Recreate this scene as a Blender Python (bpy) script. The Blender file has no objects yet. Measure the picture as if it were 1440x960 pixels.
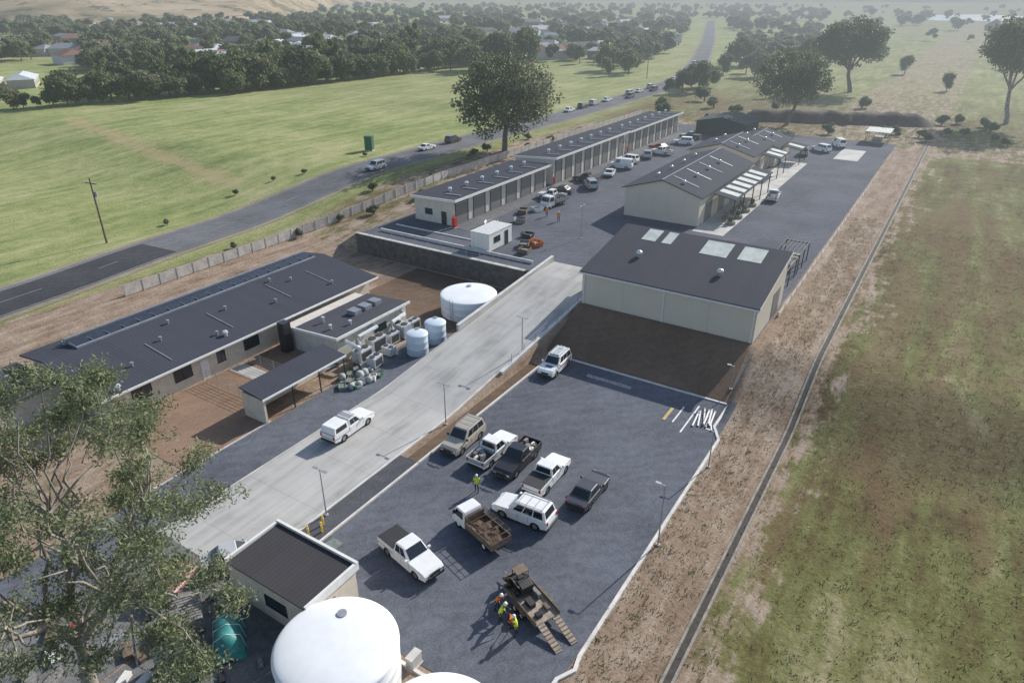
import bpy, math, random
import numpy as np
from mathutils import Vector, Matrix
from mathutils import noise as mn
R=random.Random(7); NR=np.random.default_rng(7)
scene=bpy.context.scene
A=math.radians(57.5); CA,SA=math.cos(A),math.sin(A)
def W(s,q,z=0): return Vector((s*CA-q*SA, s*SA+q*CA, z))
def WQ(x,y): return (x*CA+y*SA,-x*SA+y*CA)
def clamp(x,a=0,b=1): return max(a,min(b,x))
def sm(x): x=clamp(x); return x*x*(3-2*x)
def hN(s): return 3*sm((s-56)/14)
def hL(s): return 3*sm((s-70)/40)
def H(s,q):
    if q<=13.02: return hN(s)
    if q<=34.05: return 3*clamp((s-60.3)/7.5)
    if q<=43.75: return 3*clamp((s-44)/30)
    if q<=75.5: return 0.0 if s<73.95 else 3.0
    if q<80:
        k=(q-75.5)/4.5; return (0.0 if s<73.95 else 3.0)*(1-k)+hL(s)*k
    return hL(s)
# ------------------------------------------------------------ materials
MATS={}
def newmat(name):
    m=bpy.data.materials.new(name); m.use_nodes=True; nt=m.node_tree
    b=nt.nodes['Principled BSDF']; return m,nt,b
def N(nt,t,**k):
    n=nt.nodes.new(t)
    for a,v in k.items(): setattr(n,a,v)
    return n
def L(nt,a,b): nt.links.new(a,b)
def noise(nt,vec,scale,detail=4,rough=.6,dist=0):
    n=N(nt,'ShaderNodeTexNoise'); n.inputs['Scale'].default_value=scale; n.inputs['Detail'].default_value=detail
    n.inputs['Roughness'].default_value=rough; n.inputs['Distortion'].default_value=dist
    if vec is not None: L(nt,vec,n.inputs['Vector'])
    return n.outputs['Fac']
def mathn(nt,op,a,b=None,c=None,cl=False):
    n=N(nt,'ShaderNodeMath',operation=op); n.use_clamp=cl
    for i,x in enumerate((a,b,c)):
        if x is None: continue
        if isinstance(x,(int,float)): n.inputs[i].default_value=x
        else: L(nt,x,n.inputs[i])
    return n.outputs[0]
def mixc(nt,f,a,b,mode='MIX'):
    n=N(nt,'ShaderNodeMix',data_type='RGBA',blend_type=mode)
    for sck,x in ((n.inputs[0],f),(n.inputs[6],a),(n.inputs[7],b)):
        if isinstance(x,(int,float)): sck.default_value=x
        elif isinstance(x,(tuple,list)): sck.default_value=(*x[:3],1)
        else: L(nt,x,sck)
    return n.outputs[2]
def ramp(nt,f,stops):
    n=N(nt,'ShaderNodeValToRGB'); e=n.color_ramp.elements
    while len(e)<len(stops): e.new(.5)
    for el,(p,c) in zip(e,stops):
        el.position=p; el.color=(*c,1) if not isinstance(c,(int,float)) else (c,c,c,1)
    L(nt,f,n.inputs[0]); return n.outputs[0]
def mapr(nt,v,a,b,c=0,d=1):
    n=N(nt,'ShaderNodeMapRange'); n.interpolation_type='SMOOTHSTEP'
    L(nt,v,n.inputs[0])
    for i,x in enumerate((a,b,c,d)): n.inputs[i+1].default_value=x
    return n.outputs[0]
def bump(nt,b,h,strength=.3,dist=.05):
    n=N(nt,'ShaderNodeBump'); n.inputs['Strength'].default_value=strength; n.inputs['Distance'].default_value=dist
    L(nt,h,n.inputs['Height']); L(nt,n.outputs[0],b.inputs['Normal'])
def coords(nt,which='Object',scale=None):
    t=N(nt,'ShaderNodeTexCoord'); o=t.outputs[which]
    if scale:
        m=N(nt,'ShaderNodeMapping'); m.inputs['Scale'].default_value=scale; L(nt,o,m.inputs[0]); o=m.outputs[0]
    return o
def mat(name,col,rough=.6,var=.15,scale=3,metal=0,b=0,spec=None,coat=0):
    if name in MATS: return MATS[name]
    m,nt,bs=newmat(name); v=coords(nt)
    f=noise(nt,v,scale,5,.65)
    c=mixc(nt,mapr(nt,f,.3,.7),tuple(x*(1-var) for x in col),tuple(min(1,x*(1+var)) for x in col))
    L(nt,c,bs.inputs['Base Color']); bs.inputs['Roughness'].default_value=rough; bs.inputs['Metallic'].default_value=metal
    if spec is not None: bs.inputs['Specular IOR Level'].default_value=spec
    if coat: bs.inputs['Coat Weight'].default_value=coat; bs.inputs['Coat Roughness'].default_value=.08
    if b: bump(nt,bs,noise(nt,v,scale*6,4),b,.03)
    MATS[name]=m; return m
def paint(name,col): return mat(name,col,.35,.05,1.5,0,0,.5,coat=.5)
def corr(name,col,axis=0,pitch=.3,rough=.8,var=.12,strength=.15,line=.12,spec=.04):
    if name in MATS: return MATS[name]
    m,nt,bs=newmat(name); v=coords(nt); sx=N(nt,'ShaderNodeSeparateXYZ'); L(nt,v,sx.inputs[0])
    w=mathn(nt,'SINE',mathn(nt,'MULTIPLY',sx.outputs[axis],2*math.pi/pitch))
    sheet=mathn(nt,'FLOOR',mathn(nt,'DIVIDE',sx.outputs[axis],pitch*3.5))
    wn=N(nt,'ShaderNodeTexWhiteNoise',noise_dimensions='1D'); L(nt,sheet,wn.inputs['W'])
    f=mathn(nt,'ADD',mathn(nt,'MULTIPLY',noise(nt,v,.5,5),.75),mathn(nt,'MULTIPLY',wn.outputs[0],.25))
    c=mixc(nt,f,tuple(x*(1-var) for x in col),tuple(x*(1+var) for x in col))
    c=mixc(nt,mapr(nt,w,.5,1,0,line),c,tuple(x*.6 for x in col))
    L(nt,c,bs.inputs['Base Color']); bs.inputs['Roughness'].default_value=rough; bs.inputs['Specular IOR Level'].default_value=spec
    bump(nt,bs,w,strength,.03); MATS[name]=m; return m
def foliage(name,dark,light,trans=.3,sc=.45,ov=.4):
    m,nt,bs=newmat(name); g=N(nt,'ShaderNodeNewGeometry')
    oi=N(nt,'ShaderNodeObjectInfo')
    f=mathn(nt,'ADD',mathn(nt,'MULTIPLY',g.outputs['Random Per Island'],.5),mathn(nt,'MULTIPLY',noise(nt,coords(nt),sc,3),.6))
    f=mathn(nt,'ADD',f,mathn(nt,'MULTIPLY_ADD',oi.outputs['Random'],ov,-ov*.6),cl=True)
    c=mixc(nt,f,dark,light)
    L(nt,c,bs.inputs['Base Color']); bs.inputs['Roughness'].default_value=.6; bs.inputs['Specular IOR Level'].default_value=.3
    if trans:
        t=N(nt,'ShaderNodeBsdfTranslucent'); L(nt,c,t.inputs[0]); mx=N(nt,'ShaderNodeMixShader'); mx.inputs[0].default_value=trans
        L(nt,bs.outputs[0],mx.inputs[1]); L(nt,t.outputs[0],mx.inputs[2]); L(nt,mx.outputs[0],nt.nodes['Material Output'].inputs[0])
    MATS[name]=m; return m
# ------------------------------------------------------------ mesh builder
class MB:
    def __init__(s): s.v=[];s.f=[];s.m=[];s.mats=[]
    def mi(s,m):
        if m not in s.mats: s.mats.append(m)
        return s.mats.index(m)
    def add(s,vs,fs,m):
        o=len(s.v); s.v+= [tuple(v) for v in vs]; i=s.mi(m)
        for f in fs: s.f.append(tuple(o+k for k in f)); s.m.append(i)
        return s
    def box(s,x0,x1,y0,y1,z0,z1,m):
        x0,x1=min(x0,x1),max(x0,x1);y0,y1=min(y0,y1),max(y0,y1);z0,z1=min(z0,z1),max(z0,z1)
        return s.add([(x0,y0,z0),(x1,y0,z0),(x1,y1,z0),(x0,y1,z0),(x0,y0,z1),(x1,y0,z1),(x1,y1,z1),(x0,y1,z1)],
            [(0,3,2,1),(4,5,6,7),(0,1,5,4),(1,2,6,5),(2,3,7,6),(3,0,4,7)],m)
    def hexa(s,v,m): return s.add(v,[(0,3,2,1),(4,5,6,7),(0,1,5,4),(1,2,6,5),(2,3,7,6),(3,0,4,7)],m)
    def prism(s,poly,m,ax='y',a=-1,b=1,taper=None):
        n=len(poly); vs=[]
        for k in (a,b):
            for (p,z) in poly:
                kk=k*(taper(p,z) if taper else 1)
                vs.append((p,kk,z) if ax=='y' else ((kk,p,z) if ax=='x' else (p,z,kk)))
        fs=[tuple(range(n)),tuple(range(2*n-1,n-1,-1))]+[(i,i+n,(i+1)%n+n,(i+1)%n) for i in range(n)]
        return s.add(vs,fs,m)
    def cyl(s,c,r,h,m,n=16,axis='z',r2=None,cap=True):
        r2=r if r2 is None else r2; vs=[]
        for k,rr in ((0,r),(h,r2)):
            for i in range(n):
                a=2*math.pi*i/n; x,y=rr*math.cos(a),rr*math.sin(a)
                p={'z':(x,y,k),'y':(x,k,y),'x':(k,x,y)}[axis]; vs.append((c[0]+p[0],c[1]+p[1],c[2]+p[2]))
        fs=[(i,(i+1)%n,(i+1)%n+n,i+n) for i in range(n)]
        if cap: fs+=[tuple(range(n-1,-1,-1)),tuple(range(n,2*n))]
        return s.add(vs,fs,m)
    def lathe(s,prof,m,n=32,c=(0,0,0),axis='z'):
        vs=[];k=len(prof)
        for i in range(n):
            a=2*math.pi*i/n
            for r,z in prof:
                p=(r*math.cos(a),r*math.sin(a),z) if axis=='z' else (r*math.cos(a),z,r*math.sin(a))
                vs.append((c[0]+p[0],c[1]+p[1],c[2]+p[2]))
        fs=[(i*k+j,((i+1)%n)*k+j,((i+1)%n)*k+j+1,i*k+j+1) for i in range(n) for j in range(k-1)]
        return s.add(vs,fs,m)
    def tube(s,path,rad,m,n=6):
        vs=[];k=len(path); P=[Vector(p) for p in path]
        for i,p in enumerate(P):
            d=(P[min(i+1,k-1)]-P[max(i-1,0)]).normalized()
            u=d.cross(Vector((0,0,1)) if abs(d.z)<.9 else Vector((1,0,0))).normalized(); w=d.cross(u)
            r=rad[i] if isinstance(rad,(list,tuple)) else rad
            for j in range(n):
                a=2*math.pi*j/n; vs.append(tuple(p+u*(r*math.cos(a))+w*(r*math.sin(a))))
        fs=[(i*n+j,i*n+(j+1)%n,(i+1)*n+(j+1)%n,(i+1)*n+j) for i in range(k-1) for j in range(n)]
        fs+=[tuple(range(n)),tuple((k-1)*n+j for j in range(n-1,-1,-1))]
        return s.add(vs,fs,m)
    def panel(s,c4,u0,u1,v0,v1,m,off=.012):
        a,b,c,d=[Vector(x) for x in c4]
        P=lambda u,v:(a*(1-u)+b*u)*(1-v)+(d*(1-u)+c*u)*v
        n=((b-a).cross(d-a)).normalized()*off
        q=[P(u0,v0),P(u1,v0),P(u1,v1),P(u0,v1)]
        return s.hexa([x-n*.5 for x in q]+[x+n for x in q],m)
    def mesh(s,name,smooth=False):
        me=bpy.data.meshes.new(name); me.from_pydata(s.v,[],s.f)
        for m in s.mats: me.materials.append(m)
        me.polygons.foreach_set('material_index',s.m)
        if smooth: me.polygons.foreach_set('use_smooth',[True]*len(s.f))
        me.update(); return me
    def obj(s,name,parent=None,smooth=False,bevel=0,loc=None,label=None):
        o=bpy.data.objects.new(name,s.mesh(name,smooth)); scene.collection.objects.link(o)
        if parent: o.parent=parent
        if loc: o.location=loc
        if bevel:
            b=o.modifiers.new('bevel','BEVEL'); b.width=bevel; b.segments=2; b.limit_method='ANGLE'; b.angle_limit=math.radians(35)
        if label: o['label']=label
        return o
def put(o,s,q,z=None,yaw=0):
    o.location=W(s,q,H(s,q) if z is None else z); o.rotation_euler=(0,0,A+math.radians(yaw)); return o
def tag(o,label=None,cat=None,group=None,kind=None):
    if label: o['label']=label
    if cat: o['category']=cat
    if group: o['group']=group
    if kind: o['kind']=kind
    return o
def T(name,label,cat,s,q,z=None,yaw=0,group=None):
    o=bpy.data.objects.new(name,None); o.empty_display_size=.3; scene.collection.objects.link(o)
    put(o,s,q,z,yaw); return tag(o,label,cat,group)
def copy_thing(o,s,q,z=None,yaw=0,scale=None,label=None):
    c=o.copy(); scene.collection.objects.link(c)
    for ch in o.children:
        k=ch.copy(); k.parent=c; scene.collection.objects.link(k)
        for g in ch.children:
            gg=g.copy(); gg.parent=k; scene.collection.objects.link(gg)
    put(c,s,q,z,yaw)
    if scale: c.scale=scale if isinstance(scale,tuple) else (scale,)*3
    if label: c['label']=label
    return c
def npmesh(name,V,F,mats,midx=None):
    me=bpy.data.meshes.new(name); n=len(F); k=F.shape[1]
    me.vertices.add(len(V)); me.vertices.foreach_set('co',V.astype(np.float32).ravel())
    me.loops.add(n*k); me.loops.foreach_set('vertex_index',F.astype(np.int32).ravel())
    me.polygons.add(n); me.polygons.foreach_set('loop_start',np.arange(0,n*k,k,dtype=np.int32))
    for m in mats: me.materials.append(m)
    if midx is not None: me.polygons.foreach_set('material_index',np.asarray(midx,dtype=np.int32))
    me.update(calc_edges=True); me.validate(); return me
# ------------------------------------------------------------ palette
roofM=corr('dark_roof_x',(.064,.070,.087),0,.35)
roofY=corr('dark_roof_y',(.084,.085,.098),1,.35)
roofBrown=corr('grey_brown_roof',(.070,.068,.073),1,.35,line=.35)
wallM=corr('cream_wall_cladding',(.60,.55,.47),0,.28,.7,.05,.2,.12)
wallMy=corr('cream_wall_cladding_side',(.62,.57,.48),1,.28,.7,.05,.2,.12)
render_=mat('beige_render',(.60,.53,.44),.8,.1,1.2,b=.1)
paleR=mat('pale_render',(.60,.56,.49),.8,.08,1.2,b=.1)
trim=mat('white_trim',(.74,.73,.70),.5,.06,2)
darkframe=mat('dark_frame',(.03,.03,.035),.4)
glassD=mat('dark_glass',(.018,.022,.028),.08,.1,1,spec=.8)
windowM=mat('window_glass',(.03,.04,.05),.1,.2,1,spec=.7)
rollM=corr('roller_door_grey',(.20,.195,.19),2,.12,.5,.08,.4,spec=.3)
redM=mat('red_paint',(.50,.03,.02),.4)
skylight=mat('translucent_sheet',(.50,.54,.50),.6,.15,.8,spec=.2)
conc=mat('concrete',(.48,.465,.435),.85,.18,.35,b=.15)
kerbM=mat('kerb_concrete',(.62,.60,.57),.8,.15,.8,b=.1)
steel=mat('galvanised_steel',(.36,.37,.39),.5,.12,4,metal=.4)
shiny=mat('bright_duct_metal',(.72,.74,.76),.3,.1,3,metal=.5)
tyreM=mat('tyre_rubber',(.02,.02,.02),.85)
rimM=mat('alloy_rim',(.45,.46,.48),.3,.1,4,metal=.7)
whiteP=paint('white_car_paint',(.80,.80,.79)); blackP=paint('black_car_paint',(.018,.018,.022)); greyP=paint('dark_grey_car_paint',(.05,.053,.065))
tanP=paint('tan_car_paint',(.42,.38,.31)); silverP=paint('silver_car_paint',(.45,.46,.48)); blueP=paint('blue_car_paint',(.05,.09,.2)); redP=paint('red_car_paint',(.35,.03,.03))
lampG=mat('headlight_glass',(.75,.77,.8),.1,.03,1); tailM=mat('tail_light_red',(.45,.02,.02),.2); plastic=mat('black_plastic',(.03,.03,.03),.6)
trayfloor=mat('tray_liner',(.05,.05,.05),.7,.3,4); cargo=mat('cargo_grey',(.22,.21,.2),.7,.4,5); rust=mat('brown_timber',(.17,.125,.09),.8,.3,3,b=.2)
plyM=mat('weathered_plywood',(.33,.275,.21),.8,.3,2,b=.2)
orangeM=mat('orange_paint',(.75,.18,.02),.45); yellowM=mat('yellow_paint',(.75,.50,.05),.45); greenM=mat('green_paint',(.03,.12,.07),.5); tealM=mat('teal_plastic',(.05,.25,.23),.5,.35,1.2)
poly=mat('poly_tank_white',(.58,.66,.74),.45,.06,1); tankW=mat('white_tank_membrane',(.78,.80,.82),.6,.05,.5)
bark=mat('pale_gum_bark',(.27,.24,.205),.85,.4,1.5,b=.3); barkD=mat('dark_bark',(.14,.12,.10),.9,.3,2,b=.3)
# ------------------------------------------------------------ ground sheet
def rng(a,b,st): return list(np.arange(a,b,st))
SL=sorted(set(rng(-400,-60,60)+rng(-60,-20,5)+[float(x) for x in range(-20,135)]+[60.3,67.8,73.9,74.0]+rng(135,260,4)+rng(260,600,20)+rng(600,1200,60)+rng(1200,3600,300)+rng(3600,9001,900)))
QL=sorted(set(rng(-6000,-1000,600)+rng(-1000,-200,80)+rng(-200,-60,14)+rng(-60,-20,4)+[float(x) for x in range(-20,116)]+[13.03,34.0,34.1,43.7,43.8,75.5]+rng(116,260,4)+rng(260,600,20)+rng(600,1200,60)+rng(1200,3600,300)+rng(3600,9001,900)))
def zone(s,q):
    soil=0;lush=0;tr=0
    if q<=13.05:
        if q>7.5: soil=.92 if s<190 else .5
        elif q>5.5: soil=.60
        elif q>3.5: soil=.42
        elif q>1.2: soil=.26
        else: soil=.10
        if s>185 and -25<q<=13: soil=max(soil,.5*clamp(1-(s-185)/60)+.1)
    elif q<=34.05:
        soil=.95 if s<190 else .55
    elif q<=92:
        soil=.95 if s<80 and q<80 else .62
        if s>190: soil=.25
    if q>75.5 and q<=93 and s<=190: soil=.85 if s<75 else .55
    if s>190 and -10<q<75: soil=max(soil,.6*clamp(1-(s-190)/50))
    if q>86: lush=clamp((q-90)/8)
    if s>240: lush=max(lush,.7*clamp((s-240)/80))
    x0,y0,x1,y1=88.,125.,108.,222.
    t=clamp(((s-x0)*(x1-x0)+(q-y0)*(y1-y0))/((x1-x0)**2+(y1-y0)**2)); dd=math.hypot(s-x0-t*(x1-x0),q-y0-t*(y1-y0))
    tr=clamp(1-dd/7)
    return soil,lush,tr
V=np.array([(s,q,H(s,q)) for s in SL for q in QL]); ns,nq=len(SL),len(QL)
I=np.arange(ns*nq).reshape(ns,nq)
F=np.stack([I[:-1,:-1],I[1:,:-1],I[1:,1:],I[:-1,1:]],-1).reshape(-1,4)
m,nt,bs=newmat('ground_grass_and_soil')
v=coords(nt); at=N(nt,'ShaderNodeAttribute'); at.attribute_name='zone'; sp=N(nt,'ShaderNodeSeparateColor'); L(nt,at.outputs['Color'],sp.inputs[0])
n1=noise(nt,v,.045,5,.6); n2=noise(nt,v,.35,6,.7); n3=noise(nt,v,2.2,6,.8)
vs=coords(nt,'Object',(.16,1,1)); n4=noise(nt,vs,.8,5,.65); n5=noise(nt,vs,.28,5,.7)
mixn=mathn(nt,'ADD',mathn(nt,'MULTIPLY',n1,.24),mathn(nt,'ADD',mathn(nt,'MULTIPLY',n2,.22),mathn(nt,'ADD',mathn(nt,'MULTIPLY',n3,.22),mathn(nt,'MULTIPLY',n5,.32))))
gr=ramp(nt,mixn,[(.40,(.080,.052,.030)),(.455,(.125,.100,.046)),(.495,(.150,.150,.058)),(.53,(.19,.19,.078)),(.60,(.34,.30,.18))])
rustp=mapr(nt,noise(nt,vs,.16,4,.6,.5),.49,.60); gr=mixc(nt,mathn(nt,'MULTIPLY',rustp,.6),gr,mixc(nt,n3,(.10,.058,.032),(.26,.18,.105)))
gl=ramp(nt,mixn,[(.40,(.12,.165,.050)),(.46,(.20,.25,.080)),(.51,(.29,.32,.12)),(.60,(.45,.42,.23))])
farp=N(nt,'ShaderNodeTexVoronoi'); farp.inputs['Scale'].default_value=.006; L(nt,v,farp.inputs['Vector'])
fp=N(nt,'ShaderNodeSeparateColor'); L(nt,farp.outputs['Color'],fp.inputs[0])
gl=mixc(nt,mathn(nt,'MULTIPLY',fp.outputs[0],.3),gl,(.32,.29,.17))
grass=mixc(nt,sp.outputs[1],gr,gl)
so=ramp(nt,mathn(nt,'ADD',mathn(nt,'MULTIPLY',n4,.4),mathn(nt,'ADD',mathn(nt,'MULTIPLY',n3,.3),mathn(nt,'MULTIPLY',n2,.3))),[(.38,(.18,.125,.085)),(.49,(.30,.22,.16)),(.60,(.42,.34,.265))])
sm_=mapr(nt,mathn(nt,'ADD',sp.outputs[0],mathn(nt,'MULTIPLY',mathn(nt,'SUBTRACT',mathn(nt,'ADD',mathn(nt,'MULTIPLY',n2,.5),mathn(nt,'MULTIPLY',n4,.5)),.5),2.6)),.38,.66)
c=mixc(nt,sm_,grass,so)
c=mixc(nt,mapr(nt,mathn(nt,'ADD',sp.outputs[2],mathn(nt,'MULTIPLY',mathn(nt,'SUBTRACT',n2,.5),1.4)),.4,1.0,0,.6),c,(.44,.33,.19))
L(nt,c,bs.inputs['Base Color']); bs.inputs['Roughness'].default_value=.95; bs.inputs['Specular IOR Level'].default_value=.1
bump(nt,bs,mathn(nt,'ADD',n3,mathn(nt,'MULTIPLY',n2,1.2)),.7,.2)
me=npmesh('ground',V,F,[m]); ca=me.color_attributes.new('zone','FLOAT_COLOR','POINT')
Z=np.array([(*zone(a,b),1) for a,b,_ in V],dtype=np.float32); ca.data.foreach_set('color',Z.ravel())
g=bpy.data.objects.new('ground',me); scene.collection.objects.link(g); g.rotation_euler=(0,0,A); tag(g,kind='structure')
# ------------------------------------------------------------ draped sheets
def patch(name,s0,s1,q0,q1,mt,off=.03,step=None):
    ss=[s0]+[x for x in SL if s0+.01<x<s1-.01]+[s1]; qq=[q0]+[x for x in QL if q0+.01<x<q1-.01]+[q1]
    V=np.array([(s,q,H(min(max(s,s0+.001),s1-.001),min(max(q,q0+.001),q1-.001))+off) for s in ss for q in qq]); I=np.arange(len(V)).reshape(len(ss),len(qq))
    F=np.stack([I[:-1,:-1],I[1:,:-1],I[1:,1:],I[:-1,1:]],-1).reshape(-1,4)
    o=bpy.data.objects.new(name,npmesh(name,V,F,[mt])); scene.collection.objects.link(o); o.rotation_euler=(0,0,A); tag(o,kind='structure'); return o
def polysheet(name,pts,mt,off,kind='structure'):
    b=MB(); b.add([(s,q,H(s,q)+off) for s,q in pts],[tuple(range(len(pts)))],mt); o=b.obj(name); o.rotation_euler=(0,0,A); tag(o,kind=kind); return o
def gravelmat(name,col,wv=.035,lo=.66,hi=1.36):
    m,nt,bs=newmat(name); v=coords(nt)
    a=noise(nt,v,.12,5,.6); b_=noise(nt,v,1.2,6,.7,1.5); c_=noise(nt,v,9,3,.8)
    w=N(nt,'ShaderNodeTexWave',wave_type='BANDS',bands_direction='DIAGONAL'); w.inputs['Scale'].default_value=.35; w.inputs['Distortion'].default_value=14; w.inputs['Detail'].default_value=4; w.inputs['Detail Scale'].default_value=.5; L(nt,v,w.inputs['Vector'])
    f=mathn(nt,'ADD',mathn(nt,'MULTIPLY',a,.32),mathn(nt,'ADD',mathn(nt,'MULTIPLY',b_,.28),mathn(nt,'MULTIPLY',c_,.40)))
    f=mathn(nt,'ADD',f,mathn(nt,'MULTIPLY',mathn(nt,'SUBTRACT',w.outputs['Fac'],.5),wv))
    c=mixc(nt,mapr(nt,f,.35,.65),tuple(x*lo for x in col),tuple(x*hi for x in col))
    L(nt,c,bs.inputs['Base Color']); bs.inputs['Roughness'].default_value=.95; bs.inputs['Specular IOR Level'].default_value=.1
    bump(nt,bs,mathn(nt,'ADD',c_,b_),.5,.04); return m
gravel=gravelmat('grey_gravel',(.122,.131,.154)); asph=gravelmat('dark_asphalt',(.09,.092,.102)); asph2=gravelmat('worn_asphalt',(.17,.17,.173)); gravelU=gravelmat('upper_grey_gravel',(.112,.120,.142))
def concmat(name,col,joint=4.0):
    m,nt,bs=newmat(name); v=coords(nt); sx=N(nt,'ShaderNodeSeparateXYZ'); L(nt,v,sx.inputs[0])
    st=coords(nt,'Object',(.08,1,1))
    f=mathn(nt,'ADD',mathn(nt,'MULTIPLY',noise(nt,v,.25,6,.6),.5),mathn(nt,'MULTIPLY',noise(nt,st,1.0,4),.5))
    c=ramp(nt,f,[(.38,tuple(x*.74 for x in col)),(.5,col),(.62,tuple(x*1.15 for x in col))])
    def jn(ax,p):
        d=mathn(nt,'ABSOLUTE',mathn(nt,'SUBTRACT',mathn(nt,'FRACT',mathn(nt,'DIVIDE',sx.outputs[ax],p)),.5)); return mapr(nt,d,.5-.045/p,.5-.02/p,0,1)
    j=mathn(nt,'MAXIMUM',jn(0,joint),jn(1,4.25)); c=mixc(nt,mathn(nt,'MULTIPLY',j,.3),c,tuple(x*.4 for x in col))
    L(nt,c,bs.inputs['Base Color']); bs.inputs['Roughness'].default_value=.9; bs.inputs['Specular IOR Level'].default_value=.2; bump(nt,bs,noise(nt,v,6,4),.15,.02); return m
rampM=concmat('driveway_concrete',(.43,.42,.40),5.5)
soilM=gravelmat('brown_soil',(.27,.180,.125),.02,.75,1.25); soilD=gravelmat('garden_mulch',(.15,.105,.075)); bankM=gravelmat('shade_toned_bank_soil',(.19,.128,.088),.02,.7,1.3)
patch('car_park_gravel',21,60,12.3,32.6,gravel,.03)
patch('driveway',19.5,79,35,43.5,rampM,.04)
patch('lower_driveway',-30,19.5,35,43.5,asph2,.04)
patch('apron_asphalt',-20,58,43.5,48.5,gravel,.03)
patch('side_path',20,36.5,32.9,34.8,asph,.035)
patch('garden_bed_soil',36.5,57,33,34.0,soilD,.05)
patch('upper_yard_gravel',74.1,196,13.5,75.0,gravelU,.03)
patch('upper_yard_gravel_strip',69,74.1,13.5,34.0,gravelU,.03)
patch('shade_toned_embankment_soil',60.4,68.45,13.6,33.9,bankM,.03)  # brown soil with the shed's shadow painted into its darker colour
patch('courtyard_soil',25,35.5,48.8,60.4,soilM,.03)
patch('courtyard_dirt',35.5,45,51.2,60.4,soilM,.03)
patch('works_soil',58.2,73,44.2,63,soilD,.03)
patch('warehouse_apron_concrete',102.5,162,27.3,32.2,conc,.045)
patch('yard_slab_concrete',170,183,18.5,23.5,conc,.045)
patch('lower_yard_paving',-20,19,24,34.8,asph2,.03)
patch('row_apron_concrete',84,184,61.6,64.6,asph2,.045)
RP=[(-90,95),(-30,98),(33,100.7),(58,103.6),(85,104.8),(140,104.7),(200,103.6),(280,105.8),(350,119),(450,148),(600,194),(790,255),(1000,322)]
def cr(pts,step=4):
    out=[]
    for i in range(len(pts)-1):
        p0=pts[max(i-1,0)];p1=pts[i];p2=pts[i+1];p3=pts[min(i+2,len(pts)-1)]
        n=max(2,int(math.hypot(p2[0]-p1[0],p2[1]-p1[1])/step))
        for k in range(n):
            t=k/n
            out.append(tuple(.5*((2*p1[j])+(-p0[j]+p2[j])*t+(2*p0[j]-5*p1[j]+4*p2[j]-p3[j])*t*t+(-p0[j]+3*p1[j]-3*p2[j]+p3[j])*t**3) for j in (0,1)))
    return out+[pts[-1]]
RC=cr(RP)
def strip(name,o0,o1,mt,off,dash=None,smax=None):
    b=MB(); n=len(RC); rows=[]
    for i,(s,q) in enumerate(RC):
        a=RC[max(i-1,0)];c=RC[min(i+1,n-1)]; dx,dy=c[0]-a[0],c[1]-a[1]; l=math.hypot(dx,dy); nx,ny=-dy/l,dx/l
        k=5 if o1-o0>3 else 2
        rows.append([(s+nx*(o0+(o1-o0)*j/(k-1)),q+ny*(o0+(o1-o0)*j/(k-1))) for j in range(k)])
    if smax: rows=[r for r,(s,q) in zip(rows,RC) if s<smax]
    n=len(rows); vs=[(s,q,H(s,q)+off) for r in rows for s,q in r]; k=len(rows[0])
    fs=[(i*k+j,(i+1)*k+j,(i+1)*k+j+1,i*k+j+1) for i in range(n-1) for j in range(k-1) if not dash or i%3==0]
    b.add(vs,fs,mt); o=b.obj(name); o.rotation_euler=(0,0,A); tag(o,kind='structure'); return o
asphR=gravelmat('highway_asphalt',(.15,.152,.160)); asphN=gravelmat('new_highway_asphalt',(.062,.062,.07)); lineM=mat('road_line_paint',(.34,.34,.33),.6); lineW=mat('white_line_paint',(.7,.7,.68),.6)
sh=gravelmat('road_shoulder',(.28,.245,.18))
strip('road_shoulder',-6.4,5.8,sh,.05); strip('highway_road',-5.1,4.6,asphR,.08)
strip('highway_road_resurfaced_patch',-4.6,3.6,asphN,.095,None,62)
strip('road_marking_edge',3.9,4.0,lineM,.11); strip('road_marking_edge',-4.8,-4.7,lineM,.11); strip('road_marking_centre',-.28,-.18,lineM,.11,True)
def run(name,pts,w,h,mt,dz=0,kind='structure',samp=2.0):
    b=MB(); P=[]
    for (a,c) in zip(pts[:-1],pts[1:]):
        n=max(1,int(math.hypot(c[0]-a[0],c[1]-a[1])/samp))
        P+=[(a[0]+(c[0]-a[0])*k/n,a[1]+(c[1]-a[1])*k/n) for k in range(n)]
    P.append(pts[-1]); n=len(P); vs=[]
    for i,(s,q) in enumerate(P):
        a=P[max(i-1,0)];c=P[min(i+1,n-1)];dx,dy=c[0]-a[0],c[1]-a[1];l=math.hypot(dx,dy);nx,ny=-dy/l*w/2,dx/l*w/2;z=H(s,q)+dz
        vs+=[(s+nx,q+ny,z-.1),(s-nx,q-ny,z-.1),(s-nx*.85,q-ny*.85,z+h),(s+nx*.85,q+ny*.85,z+h)]
    fs=[(i*4+j,i*4+(j+1)%4,(i+1)*4+(j+1)%4,(i+1)*4+j) for i in range(n-1) for j in range(4)]+[(0,1,2,3),(n*4-1,n*4-2,n*4-3,n*4-4)]
    b.add(vs,fs,mt); o=b.obj(name); o.rotation_euler=(0,0,A); tag(o,kind=kind); return o
run('car_park_kerb',[(20,12.6),(24.5,12.5),(25.6,11.9),(26.6,12.1),(53.6,12.1),(55.5,13.1),(60,13.1)],.28,.14,kerbM)
run('car_park_kerb',[(60,13.3),(60,32.2)],.26,.14,kerbM); run('car_park_kerb',[(36.5,32.75),(60,32.75)],.2,.14,kerbM)
run('path_kerb',[(22,32.75),(36.4,32.75)],.2,.13,kerbM)
run('driveway_kerb',[(19,34.9),(57,34.9)],.2,.12,kerbM); run('driveway_kerb',[(19,43.6),(57,43.6)],.2,.1,conc)
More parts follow.
